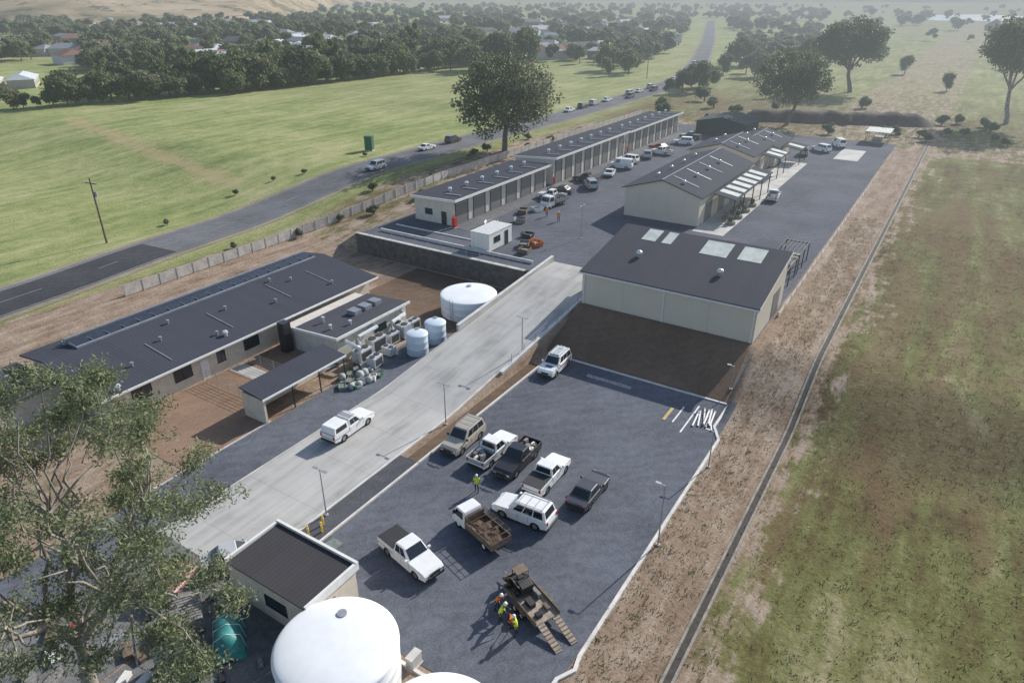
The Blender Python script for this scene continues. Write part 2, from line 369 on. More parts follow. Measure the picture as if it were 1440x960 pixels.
run('yard_kerb',[(21,48.6),(34,48.6)],.2,.12,conc); run('yard_kerb',[(20.5,24),(20.5,13)],.25,.14,kerbM)
drainE=mat('weathered_drain_concrete',(.27,.24,.205),.9,.3,1.5,b=.3)
run('drain_edge',[(-20,7.27),(198,7.27)],.2,.14,drainE); run('drain_edge',[(-20,6.68),(198,6.68)],.2,.14,drainE)
drainD=mat('drain_channel_dark',(.06,.052,.045),.9,.3,2)
patch('drain_channel',-19,197,6.78,7.17,drainD,.02)
# ------------------------------------------------------------ walls and fences
stone,nt,bs=newmat('dark_stone_blocks'); v=coords(nt); br=N(nt,'ShaderNodeTexVoronoi'); br.inputs['Scale'].default_value=1.8; L(nt,v,br.inputs['Vector'])
sc=N(nt,'ShaderNodeSeparateColor'); L(nt,br.outputs['Color'],sc.inputs[0]); L(nt,mixc(nt,sc.outputs[0],(.06,.058,.058),(.11,.105,.10)),bs.inputs['Base Color']); bs.inputs['Roughness'].default_value=.9; bump(nt,bs,br.outputs['Distance'],.4,.1)
def wallthing(name,label,s0,s1,q0,q1,z0,z1,mt,cap=True):
    t=T(name,label,'wall',(s0+s1)/2,(q0+q1)/2,z0); b=MB(); ds,dq,h=(s1-s0)/2,(q1-q0)/2,z1-z0
    b.box(-ds,ds,-dq,dq,-.3,h,mt); b.obj('wall_face',t)
    if cap: c=MB(); c.box(-ds-.03,ds+.03,-dq-.06,dq+.06,h+.002,h+.1,conc); c.obj('coping',t)
    return t
wallthing('retaining_wall','long dark stone retaining wall holding up the upper yard',73.5,74.05,45,75.3,0,3.05,stone)
wallthing('retaining_wall','low pale concrete edge wall behind the stone retaining wall',76.6,76.8,45.5,73,3,3.45,kerbM,False)
wallthing('retaining_wall','low pale kerb wall beside the workshop path',80.2,80.4,58,73,3,3.2,kerbM,False)
def rampwall(name,label,q0,q1,s0,s1,up,base=0,mt=conc):
    t=T(name,label,'wall',s0,q0,0); b=MB(); ln=s1-s0; a0=H(s0,39)+up; a1=H(s1,39)+up; n=q1-q0
    b.hexa([(0,0,base-.2),(ln,0,base-.2),(ln,n,base-.2),(0,n,base-.2),(0,0,a0),(ln,0,a1),(ln,n,a1),(0,n,a0)],mt); b.obj('wall_face',t)
    c=MB(); c.hexa([(0,-.05,a0+.003),(ln,-.05,a1+.003),(ln,n+.05,a1+.003),(0,n+.05,a0+.003),(0,-.05,a0+.1),(ln,-.05,a1+.1),(ln,n+.05,a1+.1),(0,n+.05,a0+.1)],kerbM); c.obj('coping',t); return t
rampwall('driveway_wall','white concrete wall along the rising driveway',43.55,43.85,57,79,.75)
rampwall('driveway_wall','grey concrete side wall below the driveway',34.3,34.6,52,74,.25)
def railing(name,label,s0,q0,s1,q1,h=1.0,sp=2.2,zf=None,rails=3,mt=steel,post=.03,cat='railing'):
    ln=math.hypot(s1-s0,q1-q0); yaw=math.degrees(math.atan2(q1-q0,s1-s0)); t=T(name,label,cat,s0,q0,0,yaw)
    n=max(2,int(ln/sp)+1); pm=None; zs=[]
    for i in range(n):
        k=i/(n-1); z=(zf or H)(s0+(s1-s0)*k,q0+(q1-q0)*k); zs.append((ln*k,z))
        if pm is None: b=MB(); b.cyl((0,0,0),post,h,mt,8); o=b.obj('post',t,loc=(0,0,z)); pm=o
        else: o=pm.copy(); o.parent=t; scene.collection.objects.link(o); o.location=(ln*k,0,z)
    for r in range(rails):
        b=MB(); hh=h*(r+1)/rails-.02; b.tube([(x,0,z+hh) for x,z in zs],post*.7,mt,5); b.obj('rail',t)
    return t
railing('safety_railing','grey steel railing on top of the stone retaining wall',73.8,45.5,73.8,75,1.1,2.2,lambda s,q:3.14)
railing('safety_railing','grey steel railing beside the rising driveway',54,34.45,73.8,34.45,1.0,2.2,lambda s,q:H(s,39)+.33)
def panelfence(name,label,pts,h,pm,sp=3,post=.05,gap=.1,zoff=0):
    t=T(name,label,'fence',pts[0][0],pts[0][1],0); t.rotation_euler=(0,0,A); s0,q0=pts[0]
    P=[]
    for (a,c) in zip(pts[:-1],pts[1:]):
        n=max(1,round(math.hypot(c[0]-a[0],c[1]-a[1])/sp)); P+=[(a[0]+(c[0]-a[0])*k/n,a[1]+(c[1]-a[1])*k/n) for k in range(n)]
    P.append(pts[-1]); po=None
    for i,(s,q) in enumerate(P[:98]):
        if po is None: b=MB(); b.box(-post,post,-post,post,-.1,h+.05,pm); po=b.obj('post',t); o=po
        else: o=po.copy(); o.parent=t; scene.collection.objects.link(o)
        o.location=(s-s0,q-q0,H(s,q))
    for i in range(min(len(P),98)-1):
        (a,b1),(c,d)=P[i],P[i+1]; z0,z1=H(a,b1),H(c,d); L_=math.hypot(c-a,d-b1); nx,ny=-(d-b1)/L_*.02,(c-a)/L_*.02
        f=[(a-s0,b1-q0,z0+gap),(c-s0,d-q0,z1+gap)]; top=[(a-s0,b1-q0,z0+h),(c-s0,d-q0,z1+h)]
        b=MB(); b.hexa([(f[0][0]-nx,f[0][1]-ny,f[0][2]),(f[1][0]-nx,f[1][1]-ny,f[1][2]),(f[1][0]+nx,f[1][1]+ny,f[1][2]),(f[0][0]+nx,f[0][1]+ny,f[0][2]),
              (top[0][0]-nx,top[0][1]-ny,top[0][2]),(top[1][0]-nx,top[1][1]-ny,top[1][2]),(top[1][0]+nx,top[1][1]+ny,top[1][2]),(top[0][0]+nx,top[0][1]+ny,top[0][2])],pm); b.obj('panel',t)
    return t
fenceM=mat('dusty_fence_panel',(.50,.47,.43),.8,.2,1)
panelfence('boundary_fence','long dusty beige panel fence beside the highway',[(44,88.8),(75,88.9),(103,85.3),(128,85.3)],1.6,fenceM,2.6,.07)
panelfence('boundary_fence','beige panel fence behind the row of workshops',[(128.3,85.3),(205,84)],1.6,fenceM,3.2)
panelfence('yard_edge_wall','low white wall along the upper yard edge',[(77,13.0),(150,13.0)],.55,kerbM,3,.08,-.1)
# ------------------------------------------------------------ buildings
def bld(name,label,s0,q0,z,cat='building'): return T(name,label,cat,s0,q0,z)
def win(t,x0,x1,y0,y1,z0,z1,ax,frame=darkframe,gl=windowM,name='window',mull=0):
    f=MB();g=MB();e=.07
    if ax=='y-':
        for a in ((x0,x1,z0,z0+e),(x0,x1,z1-e,z1),(x0,x0+e,z0+e,z1-e),(x1-e,x1,z0+e,z1-e)): f.box(a[0],a[1],y0-.05,y0+.03,a[2],a[3],frame)
        for k in range(mull): xx=x0+(x1-x0)*(k+1)/(mull+1); f.box(xx-e/2,xx+e/2,y0-.05,y0+.02,z0+e,z1-e,frame)
        g.box(x0+e,x1-e,y0-.02,y0+.03,z0+e,z1-e,gl)
    else:
        for a in ((y0,y1,z0,z0+e),(y0,y1,z1-e,z1),(y0,y0+e,z0+e,z1-e),(y1-e,y1,z0+e,z1-e)): f.box(x0-.05,x0+.03,a[0],a[1],a[2],a[3],frame)
        g.box(x0-.02,x0+.03,y0+e,y1-e,z0+e,z1-e,gl)
    o=g.obj(name,t); f.obj('frame',o)
t=bld('storage_shed','large cream metal shed with dark sloping roof and pale skylight sheets',68.5,13.6,3)
b=MB(); Wd,Ln,h0,h1=20.2,12.2,4.05,6.3
vv=[(0,0,-1.2),(Ln,0,-.5),(Ln,Wd,-.5),(0,Wd,-1.2),(0,0,h0),(Ln,0,h1),(Ln,Wd,h1),(0,Wd,h0)]
b.add(vv,[(0,4,7,3)],wallMy); b.add(vv,[(0,1,5,4),(1,2,6,5),(2,3,7,6)],wallM); b.obj('wall',t)
def slopeslab(b,x0,x1,y0,y1,za,zb,th,m): b.hexa([(x0,y0,za),(x1,y0,zb),(x1,y1,zb),(x0,y1,za),(x0,y0,za+th),(x1,y0,zb+th),(x1,y1,zb+th),(x0,y1,za+th)],m)
sl=(h1-h0)/Ln
b=MB(); slopeslab(b,-.35,Ln+.3,-.25,Wd+.25,h0-.35*sl+.01,h1+.3*sl+.01,.14,roofY); roof=b.obj('roof',t)
def roofz(x): return h0+.15+sl*x
for (x0,x1,y0,y1) in ((9.2,12.1,15.2,17.0),(9.2,12.1,13.2,14.4),(8.4,11.8,6.2,9.4),(8.6,11.8,2.3,5.0)):
    b=MB(); slopeslab(b,x0,x1,y0,y1,roofz(x0)+.004,roofz(x1)+.004,.03,skylight); b.obj('skylight',roof)
for (x,y) in ((5.2,15.5),(4.6,5.6)):
    b=MB(); b.lathe([(.02,.75),(.3,.68),(.38,.5),(.36,.3),(.25,.25),(.25,-.15)],shiny,16,(x,y,roofz(x))); b.obj('roof_vent',roof,smooth=True)
b=MB(); b.box(-.5,-.36,-.3,Wd+.3,h0-.2,h0-.03,trim); b.obj('gutter',t)
b=MB(); slopeslab(b,-.35,Ln+.3,-.31,-.253,h0-.35*sl-.1,h1+.3*sl-.1,.26,render_); b.obj('barge_board',t)
for y in (.25,10.1,Wd-.25): b=MB(); b.box(-.12,-.01,y-.06,y+.06,-1,h0-.22,trim); b.obj('downpipe',t)
for y in (5.0,15.0): b=MB(); b.box(-.03,0.0,y-.03,y+.03,-1,h0-.25,wallM); b.obj('wall_joint',t)
b=MB(); b.box(7,10,-.05,-.003,0,3.2,rollM); b.obj('roller_door',t)
t=bld('office_building','long cream office building with dark metal roof and solar strip',25,59.9,0)
Ls,Wq=36.5,14.2; b=MB(); rq=9.5; e0,er,e1=3.0,4.3,3.7
b.box(.8,Ls-.8,.9,Wq-.6,0,e0-.02,render_); b.prism([(.9,e0-.02),(Wq-.6,e0-.02),(Wq-.6,e1),(rq,er-.03),(.9,e0+.08)],render_,'x',.8,Ls-.8); b.obj('wall',t)
b=MB(); b.hexa([(0,0,e0),(Ls,0,e0),(Ls,rq,er),(0,rq,er),(0,0,e0+.16),(Ls,0,e0+.16),(Ls,rq,er+.16),(0,rq,er+.16)],roofM)
b.hexa([(0,rq+.001,er),(Ls,rq+.001,er),(Ls,Wq,e1),(0,Wq,e1),(0,rq+.001,er+.16),(Ls,rq+.001,er+.16),(Ls,Wq,e1+.16),(0,Wq,e1+.16)],roofM); rf=b.obj('roof',t)
b=MB(); b.box(-.02,Ls+.02,-.16,-.01,e0-.05,e0+.14,trim); b.obj('gutter',t)
def rz(y): return e0+.16+(er-e0)*y/rq if y<rq else er+.16-(er-e1)*(y-rq)/(Wq-rq)
solar=mat('solar_panel',(.035,.04,.055),.35,.2,2,spec=.5); stripM=mat('roof_strip_grey',(.22,.24,.275),.6,.15,1,spec=.2)
for k in range(18):
    x=3.4+k*1.74; b=MB()
    b.hexa([(x,9.9,rz(9.9)+.12),(x+1.68,9.9,rz(9.9)+.12),(x+1.68,11.5,rz(11.5)+.55),(x,11.5,rz(11.5)+.55),(x,9.9,rz(9.9)+.16),(x+1.68,9.9,rz(9.9)+.16),(x+1.68,11.5,rz(11.5)+.59),(x,11.5,rz(11.5)+.59)],solar); o=b.obj('solar_panel',rf)
b=MB(); b.box(3.3,34.8,12.2,12.5,rz(12.2)+.002,rz(12.2)+.35,stripM); b.box(3.3,34.8,9.3,9.6,rz(9.4)+.01,rz(9.4)+.2,stripM); b.box(3.3,34.8,11.6,11.85,rz(11.7)+.02,rz(11.7)+.72,stripM)
for x in np.arange(3.4,34.9,1.74): b.box(x-.05,x-.005,9.7,11.55,rz(10.5)+.1,rz(10.5)+.36,stripM)
b.obj('roof_rail',rf)
for (x,y) in ((5,3),(9.5,5.2),(14,2.2),(18,6),(23,3.5),(28,6.5),(31,2.5),(12,7.6),(26,8)):
    b=MB(); b.cyl((x,y,rz(y)-.05),.1,.4,steel,10); b.cyl((x,y,rz(y)+.35),.17,.1,steel,10); b.obj('roof_vent',rf)
for (x,y) in ((2,.5),(14.5,1.5)): b=MB(); b.lathe([(.02,.6),(.25,.55),(.3,.35),(.2,.2),(.2,-.1)],shiny,12,(x,y,rz(y))); b.obj('roof_vent',rf)
for (x,y) in ((8,3.5),(16,4.5),(25,5.5),(31,5)):
    b=MB(); b.hexa([(x,y-2.2,rz(y-2.2)+.003),(x+.1,y-2.2,rz(y-2.2)+.003),(x+.1,y+2.2,rz(y+2.2)+.003),(x,y+2.2,rz(y+2.2)+.003),(x,y-2.2,rz(y-2.2)+.07),(x+.1,y-2.2,rz(y-2.2)+.07),(x+.1,y+2.2,rz(y+2.2)+.07),(x,y+2.2,rz(y+2.2)+.07)],stripM); b.obj('roof_flashing',rf)
for x0,x1 in ((3.2,5.2),(7.6,9.6),(12.6,13.6),(16,18)): win(t,x0,x1,.9,0,1.0,2.3,'y-',mull=1)
for y0 in (2.5,6.5,10.5): win(t,.8,0,y0,y0+1.6,1.0,2.2,'x-')
b=MB(); b.box(10.6,11.5,.85,.895,0,2.1,trim); b.obj('door',t)
t=bld('office_annex','low flat dark roofed annex beside the office building',16.8,67.0,0)
b=MB(); b.box(.3,8.4,.5,7.5,0,2.5,render_); b.obj('wall',t); b=MB(); slopeslab(b,0,8.1,0,8,2.55,2.75,.14,roofY); b.obj('roof',t); win(t,.3,0,2,4,1,2.1,'x-'); 
b=MB(); b.box(-.12,-.003,0,8,2.5,2.68,trim); b.obj('gutter',t)
t=bld('plant_block','cream block with low dark skillion roof beside the office building',45.5,51.2,0)
b=MB(); b.box(.2,11.5,.2,8.4,0,2.55,paleR); b.obj('wall',t)
b=MB(); b.hexa([(0,-.1,3.05),(11.8,-.1,3.05),(11.8,6.6,2.62),(0,6.6,2.62),(0,-.1,3.2),(11.8,-.1,3.2),(11.8,6.6,2.77),(0,6.6,2.77)],roofY); b.prism([(.2,2.549),(6.5,2.549),(6.5,2.6),(.2,3.02)],paleR,'x',.21,11.49); r2=b.obj('roof',t)
b=MB(); b.hexa([(-.14,-.1,2.98),(-.003,-.1,2.98),(-.003,6.6,2.56),(-.14,6.6,2.56),(-.14,-.1,3.28),(-.003,-.1,3.28),(-.003,6.6,2.86),(-.14,6.6,2.86)],trim); b.box(-.14,11.9,-.24,-.103,2.98,3.28,trim); b.obj('parapet',t)
for k in range(3):
    b=MB(); x=5.6+k*1.7; b.box(x,x+1.1,2.6,3.9,2.9,3.5,stripM); b.obj('roof_unit',r2)
for (x,y) in ((1.6,2.4),(2.6,4.6),(3.6,1.4)): b=MB(); b.cyl((x,y,2.8),.13,.7,shiny,10); b.cyl((x,y,3.5),.2,.1,shiny,10); b.obj('roof_vent',r2)
b=MB(); b.box(3.2,4.2,.13,.19,0,2.1,trim); b.obj('door',t); win(t,6,8,.2,0,1.2,2.1,'y-')
b=MB(); b.box(-1.2,-.2,6.8,7.8,.0,3.6,darkframe); b.obj('flue_box',t)
fanM=mat('fan_grille',(.06,.06,.06),.5)
def hvac(s,q,l=1.8,w=1.2,h=1.5,yaw=0,label='silver rooftop style air handling unit beside the plant block'):
    t=T('air_conditioning_unit',label,'air conditioner',s,q,None,yaw,'air conditioning units beside the plant block')
    b=MB(); b.box(-l/2,l/2,-w/2,w/2,.15,h,shiny); b.obj('casing',t,bevel=.03)
    b=MB(); b.box(-l/2+.05,l/2-.05,-w/2+.1,w/2-.1,0,.15,plastic); b.obj('base_frame',t)
    for k in (-1,1): b=MB(); b.cyl((k*l/4,0,h+.003),min(l/4,w/2)*.8,.08,fanM,14); b.obj('fan',t)
    b=MB(); b.box(-l/2+.2,l/2-.2,-w/2-.02,-w/2-.002,.35,h-.2,fanM); b.obj('grille',t)
for a in ((47.5,49.6,2,1.3,1.6,0),(47.4,47.7,1.6,1.1,1.3,8),(50.2,50.0,2.2,1.2,1.8,0),(52.6,49.9,1.6,1.2,1.4,0),(54.6,50.1,2.0,1.4,1.7,90),(56.8,50.2,1.5,1.1,1.3,0),(50.2,48.2,1.4,1.0,1.1,90)): hvac(*a)
for p in ([(48,50.4,1.8),(48,50.4,2.6),(51,50.5,2.6),(51,51.3,2.6)],[(53,50,1.6),(53,50,2.5),(55.5,50.3,2.5),(56,51.2,2.4)],[(46.6,49,0),(46.6,49,2.2),(46.6,51.3,2.5)]):
    t=T('duct','silver ventilation duct running into the plant block wall','duct',p[0][0],p[0][1],0); b=MB(); b.tube([(x-p[0][0],y-p[0][1],z) for x,y,z in p],.22,shiny,8); b.obj('duct_pipe',t)
t=bld('carport','open carport with dark sloping roof and one cream end wall',33.4,48.4,0,'carport')
b=MB(); b.hexa([(0,0,2.6),(10.6,0,2.6),(10.6,3.2,3.0),(0,3.2,3.0),(0,0,2.74),(10.6,0,2.74),(10.6,3.2,3.14),(0,3.2,3.14)],roofM); b.obj('roof',t)
b=MB(); b.box(.1,.35,.1,3.1,0,2.58,render_); b.obj('end_wall',t); b=MB(); b.box(.36,10.5,2.95,3.1,0,2.9,render_); b.obj('back_wall',t)
for x in (3.6,7,10.4): b=MB(); b.box(x-.05,x+.05,.1,.2,0,2.6,darkframe); b.obj('post',t)
b=MB(); b.box(-.02,10.62,-.12,-.003,2.55,2.72,trim); b.obj('gutter',t)
bagM=mat('pale_sack',(.42,.45,.42),.8,.2,3); paleG=mat('pale_green_plastic',(.16,.27,.2),.6,.2,3)
for i in range(26):
    s=42+R.random()*4.6; q=45.6+R.random()*3.8; mt=R.choice([bagM,paleG,cargo,greenM,trim,bagM]); w=.3+R.random()*.45
    t=T('storage_crate' if mt!=bagM else 'bulk_bag',{paleG:'pale green plastic crate beside the carport',bagM:'pale woven bulk bag beside the carport'}.get(mt,'stacked storage crate beside the carport'),'crate' if mt!=bagM else 'bag',s,q,None,R.random()*90,'stored goods beside the carport')
    b=MB()
    if mt==bagM: b.lathe([(.01,0),(w*.55,.02),(w*.62,w*.5),(w*.5,w),(w*.2,w*1.15),(.01,w*1.12)],mt,9); b.obj('bag_body',t,smooth=True)
    else:
        hh=w*.7; e=.04; b.box(-w,w,-w*.6,w*.6,0,e,mt); b.box(-w,w,-w*.6,-w*.6+e,e,hh,mt); b.box(-w,w,w*.6-e,w*.6,e,hh,mt); b.box(-w,-w+e,-w*.6+e,w*.6-e,e,hh,mt); b.box(w-e,w,-w*.6+e,w*.6-e,e,hh,mt); b.obj('crate_body',t)
        b=MB(); b.box(-w*.85,w*.85,-w*.5,w*.5,e,hh*.8,cargo); b.obj('contents',t)
railing('courtyard_fence','grey mesh fence around the dirt courtyard',35.5,51.5,35.5,60,1.5,1.7,None,6,steel,.025,'fence')
railing('courtyard_fence','grey mesh fence around the inner courtyard',40.5,51.5,40.5,59.8,1.5,1.7,None,6,steel,.025,'fence')
patch('courtyard_path',36.3,40.2,52,53.6,conc,.05); patch('courtyard_path',38.4,40.2,53.6,60.3,conc,.05); patch('courtyard_path',42.5,45.3,51.4,55,conc,.05)
def tank(s,q,r,h,mt,label,dome=.25,n=40,group=None,rim=True):
    t=T('water_tank',label,'water tank',s,q,None,0,group); b=MB()
    b.lathe([(r,0),(r,h*.33),(r+.015,h*.34),(r,h*.35),(r,h*.66),(r+.015,h*.67),(r,h*.68),(r,h)],mt,n); b.obj('tank_wall',t,smooth=True)
    b=MB(); b.lathe([(r+.06,h-.08),(r+.06,h+.04)]+[((r+.06)*math.cos(a*math.pi/2/9),h+.04+dome*math.sin(a*math.pi/2/9)) for a in range(1,9)]+[(.001,h+.04+dome)],mt,n); b.obj('tank_roof',t,smooth=True)
    b=MB(); b.cyl((r*.45,r*.3,h+dome*.7),min(.3,r*.2),.2,steel,14); b.obj('hatch',t)
    if r>2:
        b=MB(); 
        for k in range(2): b.tube([(-r-.12,-.2+.4*k,0),(-r-.12,-.2+.4*k,h+.5)],.03,steel,5)
        for k in range(int(h/.35)): b.tube([(-r-.12,-.2,.3+k*.35),(-r-.12,.2,.3+k*.35)],.02,steel,5)
        b.obj('ladder',t)
    return t
tank(64.6,47.6,3.5,2.4,tankW,'wide white steel water tank beside the rising driveway')
tank(52.4,45.9,1.2,2.3,poly,'pale blue-white round rainwater tank beside the apron',.3,28,'pair of small rainwater tanks'); tank(55.8,46.0,1.2,2.3,poly,'pale blue-white round rainwater tank beside the apron',.3,28,'pair of small rainwater tanks')
tank(17.7,23.1,3.5,2.9,tankW,'huge white domed water tank beside the pump house',.5,72); tank(16.6,15.0,3.5,2.9,tankW,'white domed water tank beside the larger tank',.5,72)
for i,(s,q,l,w,h,mt) in enumerate(((20.8,20.2,.9,.5,.9,conc),(21.6,22.8,.7,.4,.6,greenM),(23.0,33.6,.6,.35,1.0,greenM),(20.2,18.6,.5,.5,.5,steel))):
    t=T('service_cabinet','small service cabinet on the ground near the tanks','cabinet',s,q,None,10*i,'service cabinets near the tanks'); b=MB(); b.box(-l/2,l/2,-w/2,w/2,.06,h,mt); b.obj('cabinet_body',t,bevel=.02); b=MB(); b.box(-l/2-.05,l/2+.05,-w/2-.05,w/2+.05,0,.057,conc); b.obj('plinth',t); b=MB(); b.box(-l/2-.02,l/2+.02,-w/2-.02,w/2+.02,h+.003,h+.04,mt); b.obj('lid',t)
t=bld('pump_house','small cream pump house with dark ribbed roof and white parapets',18.6,26.5,0)
b=MB(); b.box(0,4.1,0,7.4,0,2.8,render_); b.obj('wall',t)
b=MB(); b.hexa([(-.1,.1,2.85),(4.15,.1,2.85),(4.15,7.3,2.85),(-.1,7.3,2.85),(-.1,.1,2.95),(4.15,.1,3.05),(4.15,7.3,3.05),(-.1,7.3,2.95)],roofBrown); b.obj('roof',t)
b=MB(); b.box(4.16,4.36,-.1,7.5,2.6,3.25,trim); b.box(-.1,4.15,7.31,7.5,2.6,3.2,trim); b.box(-.1,4.15,-.1,.09,2.6,3.2,trim); b.obj('parapet',t)
win(t,0,0,2,4,1,2,'x-'); b=MB(); b.box(1,2.2,-.05,-.003,0,2.1,rollM); b.obj('door',t)
def row(s0,s1,q0,q1,h0,h1,nd,label,z=3,near=True):
    t=bld('workshop_row',label,s0,q0,z); ln=s1-s0; w=q1-q0; b=MB()
    b.box(0,ln,.0,w,-.2,min(h0,h1)-.05,paleR); b.prism([(0,min(h0,h1)-.06),(w,min(h0,h1)-.06),(w,h1-.02),(0,h0-.02)],paleR,'x',.004,ln-.004); b.obj('wall',t)
    b=MB(); b.hexa([(-.5,-.9,h0-.1),(ln+.4,-.9,h0-.1),(ln+.4,w+.4,h1-.02),(-.5,w+.4,h1-.02),(-.5,-.9,h0+.06),(ln+.4,-.9,h0+.06),(ln+.4,w+.4,h1+.16),(-.5,w+.4,h1+.16)],roofM); rf=b.obj('roof',t)
    b=MB(); b.box(-.52,ln+.42,-1.02,-.903,h0-.32,h0+.08,trim); b.obj('fascia',t)
    b=MB(); b.hexa([(-.62,-.9,h0-.32),(-.503,-.9,h0-.32),(-.503,w+.4,h1-.22),(-.62,w+.4,h1-.22),(-.62,-.9,h0+.08),(-.503,-.9,h0+.08),(-.503,w+.4,h1+.18),(-.62,w+.4,h1+.18)],trim); b.obj('barge_board',t)
    n=int(ln/4.6); zz=lambda y:h0+.1+(y)*(h1-h0+.1)/(w+1)
    for k in range(n):
        x=2+k*4.6
        b=MB(); b.hexa([(x,-.2,zz(-.2)+.02),(x+.35,-.2,zz(-.2)+.02),(x+.35,3.0,zz(3.0)+.02),(x,3.0,zz(3.0)+.02),(x,-.2,zz(-.2)+.07),(x+.35,-.2,zz(-.2)+.07),(x+.35,3.0,zz(3.0)+.07),(x,3.0,zz(3.0)+.07)],stripM); b.obj('roof_light',rf)
        b=MB(); b.lathe([(.02,.7),(.3,.6),(.36,.4),(.25,.2),(.25,-.1)],shiny,10,(x+2,3.4,zz(3.4))); b.obj('roof_vent',rf)
    step=ln/nd
    for k in range(nd):
        x=k*step+.85; b=MB(); b.box(x,x+step-1.7,-.04,-.003,0,h0-1.1,rollM); o=b.obj('roller_door',t)
        f=MB(); f.box(x-.14,x-.003,-.08,-.002,0,h0-.96,darkframe); f.box(x+step-1.697,x+step-1.56,-.08,-.002,0,h0-.96,darkframe); f.box(x-.14,x+step-1.56,-.1,-.002,h0-.958,h0-.8,darkframe); f.obj('frame',o)
    if near:
        b=MB(); b.box(-.05,-.003,1.2,2.2,0,2.1,darkframe); b.obj('door',t); win(t,0,0,4,5.5,1.2,2.2,'x-')
    b=MB(); b.box(.1,.4,-.3,-.05,.2,1.6,redM); b.obj('fire_hose_cabinet',t)
    return t
row(84.6,114,65.0,72.6,4.3,3.9,6,'near section of long workshop row with grey roller doors')
row(116.0,149,64.6,73.0,5.3,4.6,8,'middle section of long workshop row with grey roller doors',near=False); row(151,184,64.9,73.0,5.0,4.4,8,'far section of long workshop row with grey roller doors',near=False)
t=T('fire_hydrant_cabinet','tall red fire hydrant cabinet at the corner of the workshops','hydrant cabinet',84.0,64.2,3); b=MB(); b.box(-.35,.35,-.25,.25,.1,1.7,redM); b.obj('cabinet',t,bevel=.03); b=MB(); b.box(-.4,.4,-.3,.3,0,.1,kerbM); b.obj('plinth',t)
t=T('site_hut','white portable site hut standing in the upper yard','hut',77.2,53.0,3); b=MB(); b.box(0,5.9,0,3.2,.15,2.6,trim); b.obj('wall',t); b=MB(); b.box(-.05,5.95,-.05,3.25,2.603,2.72,mat('hut_roof',(.6,.6,.58),.5)); b.obj('roof',t)
b=MB(); b.box(4,4.9,-.05,-.003,.2,2.2,darkframe); b.obj('door',t); win(t,1.2,2.8,0,0,1.1,2,'y-'); b=MB(); b.box(0,5.9,.2,3,0,.147,plastic); b.obj('base',t)
def gable(s0,s1,q0,q1,e,r,label,z=3,canopy=True):
    t=bld('warehouse',label,s0,q0,z); ln=s1-s0; w=q1-q0; b=MB()
    b.box(0,ln,0,w,-.1,e,wallM); b.prism([(0,e-.003),(w,e-.003),(w/2,r-.05)],wallMy,'x',.003,ln-.003); b.obj('wall',t)
    b=MB(); k=(r-e)/(w/2); o=.5
    b.hexa([(-.5,-o,e-k*o),(ln+.5,-o,e-k*o),(ln+.5,w/2,r),(-.5,w/2,r),(-.5,-o,e-k*o+.15),(ln+.5,-o,e-k*o+.15),(ln+.5,w/2,r+.15),(-.5,w/2,r+.15)],roofM)
    b.hexa([(-.5,w/2+.001,r),(ln+.5,w/2+.001,r),(ln+.5,w+o,e-k*o),(-.5,w+o,e-k*o),(-.5,w/2+.001,r+.15),(ln+.5,w/2+.001,r+.15),(ln+.5,w+o,e-k*o+.15),(-.5,w+o,e-k*o+.15)],roofM); rf=b.obj('roof',t)
    b=MB(); b.box(-.5,ln+.5,w/2-.12,w/2+.12,r+.153,r+.22,stripM); b.obj('ridge_cap',rf)
    if canopy:
        b=MB(); b.hexa([(5,-4.2,e-1.1),(ln-1,-4.2,e-1.1),(ln-1,-.52,e-.5),(5,-.52,e-.5),(5,-4.2,e-.98),(ln-1,-4.2,e-.98),(ln-1,-.52,e-.38),(5,-.52,e-.38)],roofM); cn=b.obj('canopy_roof',t)
        x=7
        while x<ln-3:
            b=MB(); b.hexa([(x,-3.9,e-.935),(x+1.9,-3.9,e-.935),(x+1.9,-.8,e-.42),(x,-.8,e-.42),(x,-3.9,e-.9),(x+1.9,-3.9,e-.9),(x+1.9,-.8,e-.385),(x,-.8,e-.385)],skylight); b.obj('skylight',cn); x+=3.3
        x=5.2
        while x<ln-1: b=MB(); b.box(x-.08,x+.08,-4.05,-3.9,0,e-1.1,darkframe); b.obj('canopy_post',t); x+=5.5
    n=int(ln/6)
    for i in range(n):
        x=2+i*6
        for yy,sg in ((w*.28,1),(w*.72,-1)):
            zz=e+k*min(yy,w-yy)+.15
            b=MB(); b.lathe([(.02,.65),(.3,.55),(.32,.3),(.2,.2),(.2,-.1)],shiny,12,(x+3*(sg<0),yy,zz)); b.obj('roof_vent',rf,smooth=True)
        b=MB(); x2=x+1.2; b.hexa([(x2,w*.12,e+k*w*.12+.155),(x2+.35,w*.12,e+k*w*.12+.155),(x2+.35,w*.46,e+k*w*.46+.155),(x2,w*.46,e+k*w*.46+.155),(x2,w*.12,e+k*w*.12+.24),(x2+.35,w*.12,e+k*w*.12+.24),(x2+.35,w*.46,e+k*w*.46+.24),(x2,w*.46,e+k*w*.46+.24)],skylight if i%2 else stripM); b.obj('roof_flashing',rf)
    for i in range(int(ln/7)): x=3+i*7; b=MB(); b.box(x,x+3.4,-.05,-.003,0,3.4,rollM); b.obj('roller_door',t)
    for i in range(1,5): b=MB(); b.box(-.03,-.002,w*i/5-.03,w*i/5+.03,0,e-.1,wallM); b.obj('wall_joint',t)
    return t
gable(105,134,32.2,44.8,4.7,6.6,'large cream warehouse with dark gable roof and side canopy'); gable(139,153,33.5,46,4.9,6.6,'middle cream warehouse with dark gable roof and canopy'); gable(154.5,167,32.6,43.5,4.1,5.6,'far cream warehouse with dark gable roof and canopy')
